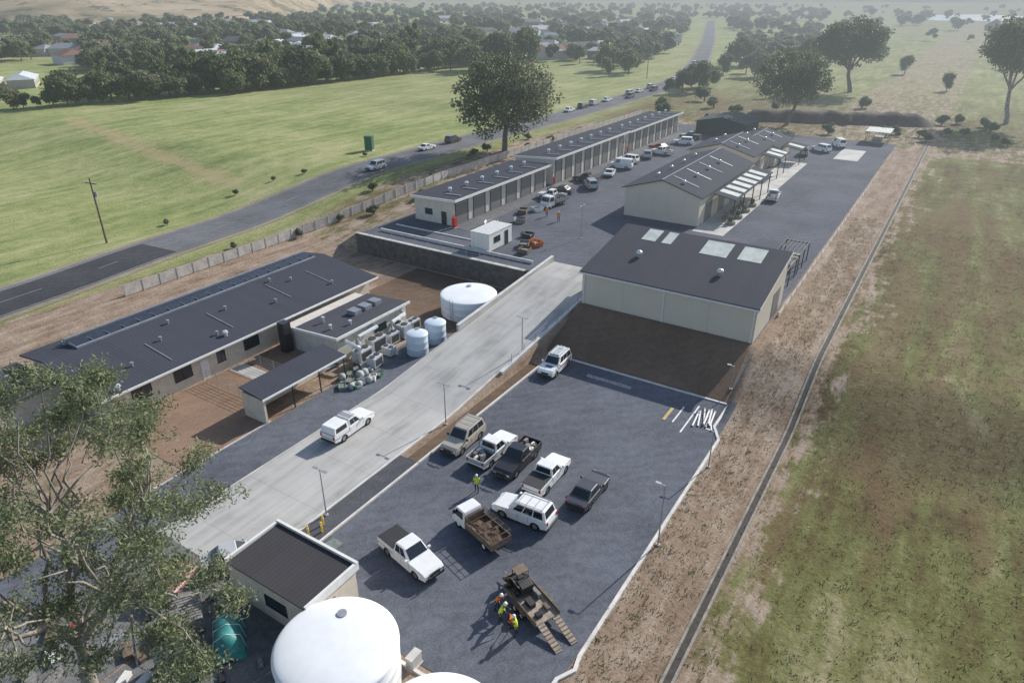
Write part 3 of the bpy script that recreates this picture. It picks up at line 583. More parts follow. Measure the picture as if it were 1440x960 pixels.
def shelter(s,q,l,w,h,mt,label,cat='shelter',name='shelter',slats=True):
    t=T(name,label,cat,s,q)
    for x in (0,l/2,l):
        for y in (0,w): b=MB(); b.box(x-.06,x+.06,y-.06,y+.06,0,h,darkframe); b.obj('post',t)
    b=MB()
    if slats:
        for k in range(int(w/.5)+1): b.box(-.2,l+.2,k*.5-.05,k*.5+.05,h+.002,h+.12,darkframe)
        b.box(-.1,.05,-.1,w+.1,h-.15,h,darkframe); b.box(l-.05,l+.1,-.1,w+.1,h-.15,h,darkframe); b.obj('roof_slats',t)
    else: b.box(-.3,l+.3,-.3,w+.3,h+.002,h+.15,mt); b.obj('roof',t)
    b=MB(); b.box(.3,l-.3,w*.3,w*.7,.0,1.0,cargo); b.obj('bench_store',t)
    return t
shelter(83.5,14.3,7,3,2.6,darkframe,'dark slatted steel storage shelter beside the shed'); shelter(92,14.3,6,3,2.6,darkframe,'dark slatted steel storage shelter beside the yard wall')
shelter(194,15.5,7,5,2.7,skylight,'small open gazebo with pale flat roof at the yard corner',name='gazebo',slats=False)
t=bld('green_shed','low dark green building beyond the yard',184,47,3); gm=corr('green_cladding',(.05,.085,.075),0,.3); b=MB(); b.box(0,12,0,13,0,3.2,gm); b.prism([(0,3.197),(13,3.197),(6.5,4.5)],gm,'x',.003,11.99); b.obj('wall',t)
b=MB(); rm=corr('green_roof',(.075,.095,.095),0,.3); b.hexa([(-.4,-.4,3.12),(12.4,-.4,3.12),(12.4,6.5,4.55),(-.4,6.5,4.55),(-.4,-.4,3.27),(12.4,-.4,3.27),(12.4,6.5,4.7),(-.4,6.5,4.7)],rm); b.hexa([(-.4,6.501,4.55),(12.4,6.501,4.55),(12.4,13.4,3.12),(-.4,13.4,3.12),(-.4,6.501,4.7),(12.4,6.501,4.7),(12.4,13.4,3.27),(-.4,13.4,3.27)],rm); b.obj('roof',t)
b=MB(); vs=[];n=30
for i in range(n+1):
    x=i/n*52; e=math.sin(min(1,min(i,n-i)/3)*math.pi/2)
    for (y,z) in ((-5,0),(-2.5,2.3),(-1,3.1),(1.5,2.9),(6,0)): vs.append((y*(.8+.2*e)+R.random()*.5,x,z*e*(.85+.3*R.random())))
b.add(vs,[(i*5+j,(i+1)*5+j,(i+1)*5+j+1,i*5+j+1) for i in range(n) for j in range(4)],mat('bank_soil',(.09,.066,.05),.95,.4,.4,b=.4)); o=b.obj('earth_bank',smooth=True); put(o,232,8,2.9,20); tag(o,kind='structure')
# ------------------------------------------------------------ poles
def lamp(s,q,h=4.2,yaw=0,label='slim grey street lamp with flat twin heads beside the driveway',twin=True):
    t=T('street_lamp',label,'street lamp',s,q,None,yaw,'street lamps around the depot'); b=MB(); b.tube([(0,0,0),(0,0,h)],[.06,.04],steel,8); b.obj('pole',t)
    b=MB(); b.box(-.5 if twin else 0,.5,-.025,.025,h,h+.04,steel); b.obj('arm',t)
    for k in ((-1,1) if twin else (1,)): b=MB(); b.box(k*.5-.2,k*.5+.2,-.11,.11,h+.041,h+.09,steel); b.obj('lamp_head',t)
    b=MB(); b.cyl((0,0,0),.16,.12,conc,12); b.obj('base',t)
for a in ((42.5,34.4,4.3,90),(27.5,34.5,4.3,90),(62,13.6,2.6,90,'slim grey lamp beside the shed corner',False),(56.5,34.7,4.2,90),(90,45,5,0),(38.2,11.7,5.4,90,'tall thin grey lamp pole behind the car park kerb',False),(49.3,11.6,3.6,90,'thin grey lamp pole behind the car park kerb',False)): lamp(*a)
def ppole(s,q,yaw=0,h=10.5):
    t=T('power_pole','brown timber power pole with crossarm in the field','power pole',s,q,None,yaw,'timber power poles'); b=MB(); b.tube([(0,0,0),(0,0,h)],[.17,.11],rust,8); b.obj('pole',t)
    b=MB(); b.box(-.06,.06,-1.2,1.2,h-.9,h-.75,rust); b.obj('crossarm',t)
    for y in (-1,-.4,.4,1): b=MB(); b.cyl((0,y,h-.75),.05,.2,trim,8); b.obj('insulator',t)
    b=MB(); b.cyl((.35,0,h-3),.25,.8,steel,12); b.obj('transformer',t)
ppole(55,112.5,10); ppole(205,116,10); ppole(300,122,10); ppole(260,60,0,8)
t=T('utility_box','dark green utility box standing beside the highway','utility box',121.5,117,None,20); b=MB(); b.box(-.7,.7,-.9,.9,.2,3.2,greenM); b.obj('box_body',t,bevel=.04); b=MB(); b.box(-.8,.8,-1.0,1.0,3.203,3.32,greenM); b.obj('lid',t); b=MB(); b.box(-.8,.8,-1,1,0,.198,conc); b.obj('plinth',t)
# ------------------------------------------------------------ vehicles
def arch(cx,r,n=7): return [(cx-r*math.cos(math.pi*i/(n-1)),.32+r*math.sin(math.pi*i/(n-1))*.95) for i in range(n)]
def vehicle(kind,pm,label,s,q,yaw,z=None,flat=False,group=None,opts=(),name=None,cat=None):
    names={'wagon':('parked_wagon','car'),'ute':('parked_ute','ute'),'sedan':('parked_car','car'),'van':('parked_van','van'),'cab':('parked_ute','ute')}
    nm,ct=names[kind]; nm=name or nm; ct=cat or ct
    Lh={'wagon':2.42,'ute':2.65,'sedan':2.35,'van':2.5,'cab':2.65}[kind]; Wh=.93 if kind!='sedan' else .9
    belt={'sedan':.95,'van':1.2}.get(kind,1.14); top={'sedan':1.45,'wagon':1.85,'ute':1.8,'van':2.15,'cab':1.8}[kind]
    wf,wr=(1.62,-1.55) if kind in('ute','cab') else (1.45,-1.4)
    rw=.39 if kind!='sedan' else .33
    shared=MB()
    root=T(nm,label,ct,s,q,z,yaw,group) if not flat else None
    def P(): return shared if flat else MB()
    def fin(b,n,parent=None,**k):
        if flat: return None
        return b.obj(n,parent or root,**k)
    hb=belt-.10 if kind!='van' else belt-.02
    wsx={'wagon':1.05,'ute':1.05,'sedan':.85,'van':1.55,'cab':1.05}[kind]
    cabend={'wagon':-Lh+.1,'ute':-.78,'sedan':-1.75,'van':-Lh+.06,'cab':-.78}[kind]
    isu=kind in('ute','cab')
    prof=[(Lh,.42),(Lh+.03,.62),(Lh-.04,.86),(Lh-.3,hb-.04),(wsx+.1,hb+.06),(wsx,belt)]
    prof+= [(cabend,belt),(cabend,.74),(-Lh+.02,.74),(-Lh,.45)] if isu else ([(cabend,belt)]+([(-Lh+.05,belt-.05)] if kind=='sedan' else [])+[(-Lh,.8),(-Lh+.02,.42)])
    prof+= [(wr-rw-.1,.36)]+arch(wr,rw+.07)+[(wr+rw+.1,.3),(wf-rw-.1,.3)]+arch(wf,rw+.07)+[(wf+rw+.1,.36)]
    tp=lambda x,zz:1-.10*sm((x-(Lh-.75))/.75)-.05*sm((-x-(Lh-.5))/.5)
    b=P(); b.prism(prof,pm,'y',-Wh,Wh,tp); body=fin(b,'body',bevel=.06)
    ro0={'wagon':.35,'ute':.35,'sedan':.1,'van':1.0,'cab':.35}[kind]; ro1={'wagon':cabend+.28,'ute':cabend+.15,'sedan':cabend+.75,'van':cabend+.12,'cab':cabend+.15}[kind]
    yb,yt=Wh-.05,Wh-.2
    lo=[(wsx,-yb,belt-.02),(wsx,yb,belt-.02),(cabend+.02,yb,belt-.02),(cabend+.02,-yb,belt-.02)]; hi=[(ro0,-yt,top),(ro0,yt,top),(ro1,yt,top),(ro1,-yt,top)]
    b=P(); b.hexa([lo[3],lo[0],lo[1],lo[2],hi[3],hi[0],hi[1],hi[2]],pm); fin(b,'cabin',bevel=.07)
    b=P(); b.panel([lo[0],lo[1],hi[1],hi[0]],.06,.94,.1,.9,glassD); fin(b,'windscreen')
    b=P(); b.panel([lo[2],lo[3],hi[3],hi[2]],.1,.9,.2,.88,glassD); fin(b,'rear_window')
    cuts={'wagon':((.13,.36),(.39,.64),(.67,.93)),'ute':((.2,.53),(.57,.9)),'sedan':((.2,.5),(.53,.82)),'van':((.1,.34),) if 'panel' in opts else ((.1,.34),(.38,.64),(.67,.93)),'cab':((.22,.85),)}[kind]
    for c in cuts:
        for sd in (0,1):
            b=P()
            if sd==0: b.panel([lo[1],lo[2],hi[2],hi[1]],c[0],c[1],.14,.86,glassD)
            else: b.panel([lo[3],lo[0],hi[0],hi[3]],1-c[1],1-c[0],.14,.86,glassD)
            fin(b,'side_window')
    if not flat:
        for sd in (-1,1):
            for xx in ((wsx-.05,wsx-.95,cabend+.1) if isu else (wsx-.05,wsx-.95,wsx-1.85)):
                b=P(); b.box(xx-.008,xx+.008,sd*(Wh-.004),sd*(Wh+.004),.5,belt-.08,plastic); fin(b,'door_gap')
    if isu and 'notray' not in opts:
        b=P(); y=Wh-.02; x0,x1=-Lh-.02,cabend-.04; tm=pm
        if 'alloy' in opts: tm=shiny; y=Wh+.03
        b.box(x0,x1,-y,y,.745,.80,trayfloor); b.box(x0,x1,-y,-y+.06,.8,1.16,tm); b.box(x0,x1,y-.06,y,.8,1.16,tm); b.box(x0,x0+.06,-y+.06,y-.06,.8,1.14,tm); b.box(x1-.06,x1,-y+.06,y-.06,.8,1.16,tm); fin(b,'tray',bevel=.015)
        if 'cover' in opts: b=P(); b.box(x0+.02,x1,-y+.03,y-.03,1.163,1.2,plastic); fin(b,'tonneau_cover')
        if 'canopy' in opts:
            b=P(); b.hexa([(x0+.05,-y+.02,1.163),(x1,-y+.02,1.163),(x1,y-.02,1.163),(x0+.05,y-.02,1.163),(x0+.2,-y+.16,top+.02),(x1,-y+.16,top+.02),(x1,y-.16,top+.02),(x0+.2,y-.16,top+.02)],pm); fin(b,'canopy',bevel=.05)
            for sd in (-1,1): 
                b=P(); c4=[(x1,sd*(y-.02),1.163),(x0+.05,sd*(y-.02),1.163),(x0+.2,sd*(y-.16),top+.02),(x1,sd*(y-.16),top+.02)]
                if sd<0: c4=[c4[1],c4[0],c4[3],c4[2]]
                b.panel(c4,.12,.88,.2,.8,glassD); fin(b,'canopy_window')
        if 'load' in opts:
            rr=random.Random(int(s*10))
            for k in range(6):
                b=P(); xx=x0+.25+rr.random()*(x1-x0-.8); yy=-.6+rr.random()*1.0; b.box(xx,xx+.25+rr.random()*.4,yy,yy+.2+rr.random()*.3,.801,.95+rr.random()*.4,rr.choice([cargo,trim,rust,cargo,plastic])); fin(b,'cargo')
            b=P(); 
            for yy in (-.8,.8): b.tube([(x1-.1,yy,.8),(x1-.1,yy,top+.08)],.025,plastic,6)
            b.tube([(x1-.1,-.8,top+.08),(x1-.1,.8,top+.08)],.025,plastic,6); fin(b,'headboard_rack')
    if 'rack' in opts:
        b=P()
        for xx in np.linspace(ro1+.2,ro0-.2,4): b.tube([(xx,-yt+.05,top+.1),(xx,yt-.05,top+.1)],.025,steel,6)
        for yy in (-yt+.05,yt-.05): b.tube([(ro1+.1,yy,top+.1),(ro0-.1,yy,top+.1)],.025,steel,6)
        for xx in (ro1+.3,ro0-.3):
            for yy in (-yt+.05,yt-.05): b.tube([(xx,yy,top-.02),(xx,yy,top+.1)],.02,steel,6)
        fin(b,'roof_rack')
    if 'ladder' in opts:
        b=P(); 
        for yy in (-.2,.2): b.tube([(ro1+.1,yy,top+.16),(ro0+.1,yy,top+.16)],.03,shiny,6)
        for xx in np.arange(ro1+.2,ro0,.35): b.tube([(xx,-.2,top+.16),(xx,.2,top+.16)],.02,shiny,5)
        fin(b,'ladder')
    if 'lightbar' in opts: b=P(); b.box(ro0-.25,ro0-.05,-.5,.5,top+.002,top+.12,cargo); fin(b,'light_bar')
    if 'stripe' in opts:
        for sd in (-1,1): b=P(); b.box(-Lh+.5,wsx,sd*(Wh+.002),sd*(Wh+.012),.8,.92,redM); fin(b,'stripe')
        b=P(); b.box(wsx+.2,Lh-.8,-.4,.4,hb+.045,hb+.07,blueP); fin(b,'bonnet_marking')
    b=P(); b.box(Lh-.02,Lh+.12,-Wh*.86,Wh*.86,.4,.6,plastic if pm!=blackP else greyP); fin(b,'front_bumper',bevel=.03)
    if 'bullbar' in opts:
        b=P(); b.tube([(Lh+.15,-.7,.5),(Lh+.2,-.65,.95),(Lh+.2,.65,.95),(Lh+.15,.7,.5)],.04,plastic,6); b.tube([(Lh+.19,-.3,.5),(Lh+.2,-.3,1.05),(Lh+.2,.3,1.05),(Lh+.19,.3,.5)],.035,plastic,6); fin(b,'bull_bar')
    b=P(); b.box(-Lh-.1,-Lh+.01,-Wh*.85,Wh*.85,.4,.56,plastic); fin(b,'rear_bumper',bevel=.02)
    b=P(); b.box(Lh-.02,Lh+.045,-.42,.42,.63,.8,plastic); fin(b,'grille')
    for sd in (-1,1):
        b=P(); b.box(Lh-.12,Lh+.02,sd*.48,sd*.8,.66,.82,lampG); fin(b,'headlight')
        b=P(); yy=Wh-.1; b.box(-Lh-.02-.03*isu,-Lh+.05,sd*(yy-.14),sd*(yy+.02),.8,1.08 if kind!='sedan' else .9,tailM); fin(b,'tail_light')
        b=P(); b.box(wsx-.25,wsx-.1,sd*(Wh-.02),sd*(Wh+.2),belt+.02,belt+.2,plastic if pm==tanP else pm); fin(b,'side_mirror',bevel=.02)
        for wx in (wf,wr):
            b=P(); yo=sd*(Wh-.23); w=.24*sd
            prof2=[(rw*.6,0),(rw*.92,0),(rw,w*.15),(rw,w*.85),(rw*.92,w),(rw*.6,w)]
            b.lathe(prof2,tyreM,18,(wx,yo,rw),'y'); wh=fin(b,'wheel',smooth=False)
            b2=P(); b2.cyl((wx,yo+w*.75,rw),rw*.62,.02*sd,rimM,14,'y'); b2.cyl((wx,yo+w*.78,rw),rw*.14,.03*sd,steel,8,'y')
            if not flat: b2.obj('rim',wh)
    b=P(); b.box(-Lh+.3,Lh-.3,-Wh+.26,Wh-.26,.28,.5,plastic); fin(b,'underbody')
    if flat:
        o=shared.obj(nm); put(o,s,q,z,yaw); tag(o,label,ct,group); return o
    return root
G1='vehicles parked in the gravel car park'
vehicle('ute',whiteP,'white ute with canopy parked on the apron',36.9,41.3,2,opts=('canopy','rack'),group=None)
vehicle('wagon',whiteP,'white four wheel drive with roof rack and coloured stripes',57.2,31.0,183,opts=('rack','ladder','stripe','lightbar'),group=G1)
vehicle('wagon',tanP,'tan four wheel drive wagon with roof rack on gravel',40.9,31.2,182,opts=('rack','bullbar'),group=G1)
vehicle('ute',whiteP,'white dual cab ute with loaded metal tray',40.9,28.0,-1,opts=('alloy','load'),group=G1)
vehicle('ute',blackP,'black dual cab ute with loaded open tray',40.9,25.5,181,opts=('load','bullbar'),group=G1)
vehicle('ute',whiteP,'white dual cab ute with black tray cover',40.4,22.3,1,opts=('cover',),group=G1)
vehicle('sedan',greyP,'dark grey sedan parked at the end of the group',40.4,18.5,0,group=G1)
vehicle('wagon',whiteP,'white four wheel drive wagon parked side on',35.5,21.5,92,opts=('rack',),group=G1)
vehicle('ute',whiteP,'white dual cab ute with black tray cover facing tanks',27.3,25.9,-102,opts=('cover','bullbar'),group=G1)
vehicle('sedan',silverP,'silver car parked behind the pump house',20.6,36.2,-30)
def truck(s,q,yaw,z=None,label='white cab tray truck with brown caged tray',traym=rust,cage=True,k=.9):
    t=T('tray_truck',label,'truck',s,q,z,yaw); t.scale=(k,k+.04,k+.04)
    b=MB(); b.prism([(3.0,.5),(3.02,1.1),(2.85,1.3),(2.55,2.15),(2.3,2.25),(1.2,2.25),(1.1,2.0),(1.1,.5)],whiteP,'y',-1.0,1.0,lambda x,z:1 if z<1.4 else .92); b.obj('cab',t,bevel=.06)
    b=MB(); b.panel([(2.86,-.95,1.32),(2.86,.95,1.32),(2.56,.9,2.1),(2.56,-.9,2.1)],.05,.95,.02,.95,glassD,.02); b.obj('windscreen',t)
    for sd in (-1,1):
        b=MB(); b.hexa([(1.4,sd*.95,1.38),(2.65,sd*.95,1.38),(2.65,sd*1.003,1.38),(1.4,sd*1.003,1.38),(1.4,sd*.9,2.05),(2.4,sd*.9,2.05),(2.4,sd*.945,2.05),(1.4,sd*.945,2.05)],glassD); b.obj('side_window',t)
        b=MB(); b.box(2.5,2.6,sd*1.02,sd*1.25,1.5,1.85,plastic); b.obj('side_mirror',t)
        b=MB(); b.box(2.95,3.06,sd*.6,sd*.9,.7,.9,lampG); b.obj('headlight',t)
        for wx in (2.2,-1.7):
            b=MB(); w=.28*sd; b.lathe([(.25,0),(.38,0),(.42,w*.15),(.42,w*.85),(.38,w),(.25,w)],tyreM,18,(wx,sd*.7,.42),'y'); wh=b.obj('wheel',t); b=MB(); b.cyl((wx,sd*.7+w*.75,.42),.26,.02*sd,trim,12,'y'); b.obj('rim',wh)
    b=MB(); b.box(-3,1.05,-.4,.4,.5,.75,plastic); b.obj('chassis',t); b=MB(); b.box(2.98,3.12,-.95,.95,.45,.68,trim); b.obj('front_bumper',t)
    b=MB(); b.box(-3.1,.95,-1.08,1.08,.85,.95,traym); b.box(-3.1,.95,-1.08,-1.02,.951,1.5,traym); b.box(-3.1,.95,1.02,1.08,.951,1.5,traym); b.box(-3.1,-3.04,-1.02,1.02,.951,1.5,traym); b.box(.89,.95,-1.02,1.02,.951,1.9,traym); b.obj('tray',t)
    b=MB(); rr=random.Random(3)
    vs=[];nx,ny=12,7
    for i in range(nx):
        for j in range(ny): vs.append((-2.9+3.6*i/(nx-1),-.98+1.96*j/(ny-1),1.1+.35*rr.random()*math.sin(math.pi*(i+.5)/nx)))
    b.add(vs,[(i*ny+j,(i+1)*ny+j,(i+1)*ny+j+1,i*ny+j+1) for i in range(nx-1) for j in range(ny-1)],soilD); b.obj('load',t)
    if cage:
        b=MB()
        for xx in np.linspace(-3,.9,5):
            b.tube([(xx,-1.05,1.5),(xx,-1.05,2.1),(xx,1.05,2.1),(xx,1.05,1.5)],.03,rust,5)
        for yy in (-1.05,1.05): b.tube([(-3,yy,2.1),(.9,yy,2.1)],.03,rust,5); b.tube([(-3,yy,1.8),(.9,yy,1.8)],.02,rust,5)
        b.obj('cage',t)
    return t
truck(32.1,23.2,72,k=.80)
t=T('plant_trailer','brown plant trailer with two lowered loading ramps','trailer',28.3,16.5,0,66); t.scale=(.9,.9,.95)
b=MB(); b.box(-2.0,2.0,-1.0,1.0,.55,.65,plyM); b.obj('deck',t)
b=MB(); b.box(-2.0,2.0,-1.06,-1.003,.5,.9,rust); b.box(-2.0,2.0,1.003,1.06,.5,.9,rust); b.box(2.003,2.06,-1.06,1.06,.5,1.1,rust); b.box(-2,2,-.5,-.4,.38,.548,plastic); b.box(-2,2,.4,.5,.38,.548,plastic); b.obj('frame',t)
b=MB(); b.tube([(2.05,-.8,.5),(3.3,0,.5)],.05,rust,6); b.tube([(2.05,.8,.5),(3.3,0,.5)],.05,rust,6); b.tube([(3.25,0,.5),(3.6,0,.5)],.05,steel,6); b.obj('drawbar',t)
for i,(x,y,l,w,h,mt) in enumerate(((-.2,.3,.8,.5,.35,plastic),(-1.1,-.5,.6,.3,.25,rust),(.3,-.6,.9,.3,.4,cargo),(-1.4,.4,.4,.5,.3,darkframe))):
    b=MB(); b.box(x-l/2,x+l/2,y-w/2,y+w/2,.653,.65+h,mt); b.obj('cargo',t,bevel=.02)
for sd in (-1,1):
    b=MB(); y0=sd*.65; b.hexa([(-4.2,y0-.27,.02),(-2.02,y0-.27,.52),(-2.02,y0+.27,.52),(-4.2,y0+.27,.02),(-4.2,y0-.27,.1),(-2.02,y0-.27,.62),(-2.02,y0+.27,.62),(-4.2,y0+.27,.1)],plyM)
    for k in range(7): xx=-4.1+k*.3; zz=.1+.235*(xx+4.2); b.box(xx,xx+.06,y0-.27,y0+.27,zz+.002,zz+.05,rust)
    b.obj('loading_ramp',t)
    for wx in (-.45,.4):
        b=MB(); w=.2*sd; b.lathe([(.18,0),(.3,0),(.32,w*.2),(.32,w*.8),(.3,w),(.18,w)],tyreM,16,(wx,sd*1.08,.32),'y'); wh=b.obj('wheel',t); b=MB(); b.cyl((wx,sd*1.08+w*.7,.32),.19,.02*sd,trim,10,'y'); b.obj('rim',wh)
    b=MB(); b.box(-.9,.85,sd*1.07,sd*1.32,.7,.73,rust); b.obj('mudguard',t)
t=T('mini_loader','small dark skid loader machine standing on the trailer','loader',28.85,17.7,.63,66); t.scale=(.9,.9,.9)
b=MB(); b.prism([(-.9,.25),(-.95,.9),(-.3,1.1),(.6,.75),(.9,.5),(.8,.25)],plastic,'y',-.5,.5); b.obj('body',t,bevel=.04)
b=MB()
for sd in (-1,1): b.tube([(-.3,sd*.5,1.05),(-.25,sd*.45,1.75),(.35,sd*.45,1.75),(.5,sd*.5,.8)],.04,darkframe,6)
b.box(-.35,.45,-.5,.5,1.77,1.83,rust); b.obj('roll_cage',t)
for sd in (-1,1):
    b=MB(); b.tube([(-.7,sd*.6,.9),(.4,sd*.6,1.0),(1.1,sd*.6,.3)],.06,rust,6); b.obj('lift_arm',t)
    for wx in (-.5,.5): b=MB(); w=.2*sd; b.lathe([(.14,0),(.28,0),(.3,w*.2),(.3,w*.8),(.28,w),(.14,w)],tyreM,14,(wx,sd*.52,.3),'y'); wh=b.obj('wheel',t); b=MB(); b.cyl((wx,sd*.52+w*.7,.3),.15,.02*sd,cargo,10,'y'); b.obj('rim',wh)
b=MB(); b.prism([(1.0,.1),(1.5,.05),(1.15,.55),(1.05,.55)],rust,'y',-.7,.7); b.obj('bucket',t); b=MB(); b.box(-.15,.25,-.22,.22,1.0,1.12,plastic); b.obj('seat',t)
t=T('plate_compactor','orange plate compactor on the gravel beside the workers','compactor',26.6,16.9,0,30)
b=MB(); b.prism([(-.4,.0),(.4,0),(.5,.12),(-.5,.12)],plastic,'y',-.28,.28); b.obj('base_plate',t); b=MB(); b.box(-.25,.25,-.2,.2,.13,.5,orangeM); b.obj('engine',t,bevel=.04); b=MB(); b.tube([(-.2,-.2,.4),(-.9,-.2,1.0),(-.9,.2,1.0),(-.2,.2,.4)],.025,plastic,6); b.obj('handle',t)
G2='vehicles parked in front of the workshops'; G3='cars on the highway'; G4='vehicles in the upper yard'
base=[vehicle('ute',whiteP,'white ute parked before the workshops',107,59.8,95,flat=True,group=G2,opts=('alloy','load')),
 vehicle('wagon',silverP,'silver wagon parked before the workshops',118,57.5,40,flat=True,group=G2,opts=('rack',)),
 vehicle('van',whiteP,'white van parked before the workshops',136,59.5,100,flat=True,group=G2,opts=('panel',)),
 vehicle('sedan',redP,'red car parked before the workshops',159,60.2,80,flat=True,group=G2),
 vehicle('ute',greyP,'dark grey ute parked before the workshops',122,60.4,94,flat=True,group=G2,opts=('cover',)),
 vehicle('sedan',whiteP,'white car parked before the workshops',129,58.7,15,flat=True,group=G2),
 vehicle('wagon',whiteP,'white wagon parked before the workshops',142,60.5,85,flat=True,group=G2),
 vehicle('sedan',blackP,'black car parked before the workshops',111.5,60.4,97,flat=True,group=G2)]
for i,(s,yw) in enumerate(((149,20),(154,85),(168,105),(176,92))): copy_thing(base[[1,0,6,4][i]],s,57.5+3.5*R.random(),None,yw)
truck(103.5,57.2,170,3,'white cab tray truck with steel tray in the yard',steel,False)
for i,(s,q,y,l) in enumerate(((128,26.2,5,'white loaded ute parked on the dark yard'),(177,27.5,60,'white wagon beside the yard slab'),(171,30,10,'silver wagon beside the far warehouse'),(185,25,30,'white van beside the slab'),(180,44,80,'white car at the far yard edge'))):
    c=copy_thing(base[[0,6,1,2,5][i]],s,q,None,y,label=l); c['group']=G4
rb=[vehicle('sedan',whiteP,'white car driving on the highway',129.4,106.2,0,flat=True,group=G3,name='car'),vehicle('wagon',greyP,'dark wagon driving on the highway',139.9,106.4,0,flat=True,group=G3,name='car'),vehicle('wagon',silverP,'silver wagon driving on the highway',107.7,102.4,180,flat=True,group=G3,name='car')]
for i,(s,q) in enumerate(((199,105.6),(208,105.5),(216,105.5),(226,105.6),(238,102.6),(246,106),(254,106),(260.7,103),(268,107),(300,110),(330,114),(375,127))):
    c=copy_thing(rb[i%3],s,q,None,180*(i in (4,7))+ (8 if s>290 else 0)); c['group']=G3
# ------------------------------------------------------------ small stuff around site
def bollard(s,q,mt=yellowM,h=.95,label='yellow steel bollard beside the path'):
    t=T('bollard',label,'bollard',s,q,None,0,'bollards by the path'); b=MB(); b.cyl((0,0,0),.08,h,mt,10); b.obj('post',t); b=MB(); b.cyl((0,0,h-.3),.083,.12,trim,10); b.obj('reflective_band',t)
for s,q in ((25.2,34.0),(26.0,33.4),(26.6,33.9),(24.2,33.2)): bollard(s,q)
for i in range(9):
    t=T('white_pipe','length of white pipe in a loose stack on gravel','pipe',56.2+R.uniform(-.6,.6),13.6+.28*(i%6),H(56,13.6)+.1+.16*(i//6),R.uniform(-14,14)+20*(i%3==0),'stack of white pipes by the kerb'); b=MB(); b.cyl((-1.3,0,0),.09,2.6,trim,10,'x',cap=False); b.obj('pipe_wall',t); b=MB(); b.cyl((1.3,0,0),.115,.14,lineM,10,'x'); b.obj('pipe_socket',t)
polysheet('parking_line',[(54.2,16.6),(57.4,16.6),(57.4,16.75),(54.2,16.75)],lineW,.045); polysheet('parking_line',[(53,15.4),(58.3,15.4),(58.3,15.55),(53,15.55)],lineW,.045)
polysheet('parking_line_yellow',[(54.2,17.4),(56.6,17.4),(56.6,17.7),(54.2,17.7)],mat('faded_yellow_line',(.5,.37,.12),.7,.2,3),.045); polysheet('parking_line',[(57.6,22.5),(58.2,22.5),(58.2,27.5),(57.6,27.5)],mat('faded_white_line',(.28,.29,.31),.7,.4,3),.045)
polysheet('green_ground_marking',[(24.0,31.2),(26,31.2),(26,32.3),(24,32.3)],mat('faded_green_marking',(.16,.19,.17),.8,.3,3),.045)
polysheet('concrete_pad',[(20,33),(24,33),(24,34.7),(20,34.7)],conc,.06)
for i in range(7):
    s=109+i*2.1; q=28.2+1.2*(i%2); t=T('pallet_stack','stack of grey pallets and tubs on the concrete apron','pallets',s,q,3,R.random()*60,'pallet stacks by the warehouse'); b=MB()
    for k in range(4): 
        for y in (-.5,-.17,.17,.5): b.box(-.6,.6,y-.07,y+.07,k*.16+.1,k*.16+.12,plyM)
        for x in (-.55,0,.55): b.box(x-.05,x+.05,-.57,.57,k*.16+.0,k*.16+.098,plyM)
    b.obj('pallets',t); b=MB(); b.lathe([(.01,.65),(.35,.65),(.42,1.2),(.36,1.2),(.3,.75),(.01,.75)],R.choice([greenM,trim,cargo]),12); b.obj('tub',t)
for i,(s,q,mt) in enumerate(((80,48.8,rust),(82,50.2,cargo),(83.5,49,orangeM),(96.6,59.4,rust),(99,58,trim),(86,52,darkframe),(88,60,trim),(92,57,cargo))):
    t=T('skip_bin','open steel skip bin in the upper yard','skip bin',s,q,3,R.random()*180,'skip bins in the upper yard'); b=MB(); l,w,h=1.0,.7,.8
    b.prism([(-l*.7,0),(l*.7,0),(l,h),(l-.06,h),(l*.66,.06),(-l*.66,.06),(-l+.06,h),(-l,h)],mt,'y',-w,w); b.box(-l*.68,l*.68,-w-.03,-w-.002,0,h*.95,mt); b.box(-l*.68,l*.68,w+.002,w+.03,0,h*.95,mt); b.obj('bin_body',t); b=MB(); b.box(-l*.6,l*.6,-w*.8,w*.8,.1,h*.6,cargo); b.obj('rubbish',t)
t=T('striped_awning','red and white striped shade awning under the gum tree','awning',16.8,37.4,0,20); sm2,nt,bs=newmat('red_white_stripes'); v=coords(nt); sx=N(nt,'ShaderNodeSeparateXYZ'); L(nt,v,sx.inputs[0]); st=mathn(nt,'GREATER_THAN',mathn(nt,'FRACT',mathn(nt,'MULTIPLY',sx.outputs[1],2.2)),.4); L(nt,mixc(nt,st,(.55,.47,.45),(.42,.07,.07)),bs.inputs['Base Color'])
b=MB(); b.hexa([(-1.2,-1,1.1),(1.2,-1,1.1),(1.2,1,1.5),(-1.2,1,1.5),(-1.2,-1,1.14),(1.2,-1,1.14),(1.2,1,1.54),(-1.2,1,1.54)],sm2); b.obj('canopy',t)
for x in (-1.1,1.1):
    for y in (-.9,.9): b=MB(); b.cyl((x,y,0),.04,1.1,steel,8); b.obj('post',t)
t=T('tarped_load','teal green tarpaulin over a stack beside the pump house','tarpaulin',15.9,30.9,0,55)
b=MB(); vs=[]; nx,ny=12,9; rr=random.Random(9)
for i in range(nx):
    for j in range(ny):
        u,v_=i/(nx-1)*2-1,j/(ny-1)*2-1; e=max(abs(u),abs(v_)); z=1.35*(1-max(0,e-.72)/.28*.93)+.16*math.cos(v_*3)+.08*rr.random(); vs.append((u*1.6,v_*.95,max(.04,z-.1*abs(v_))))
b.add(vs,[(i*ny+j,(i+1)*ny+j,(i+1)*ny+j+1,i*ny+j+1) for i in range(nx-1) for j in range(ny-1)],tealM); b.obj('tarp_sheet',t,smooth=True); b=MB(); b.box(-1.3,1.3,-.7,.7,0,.9,rust); b.obj('load',t)
b=MB()
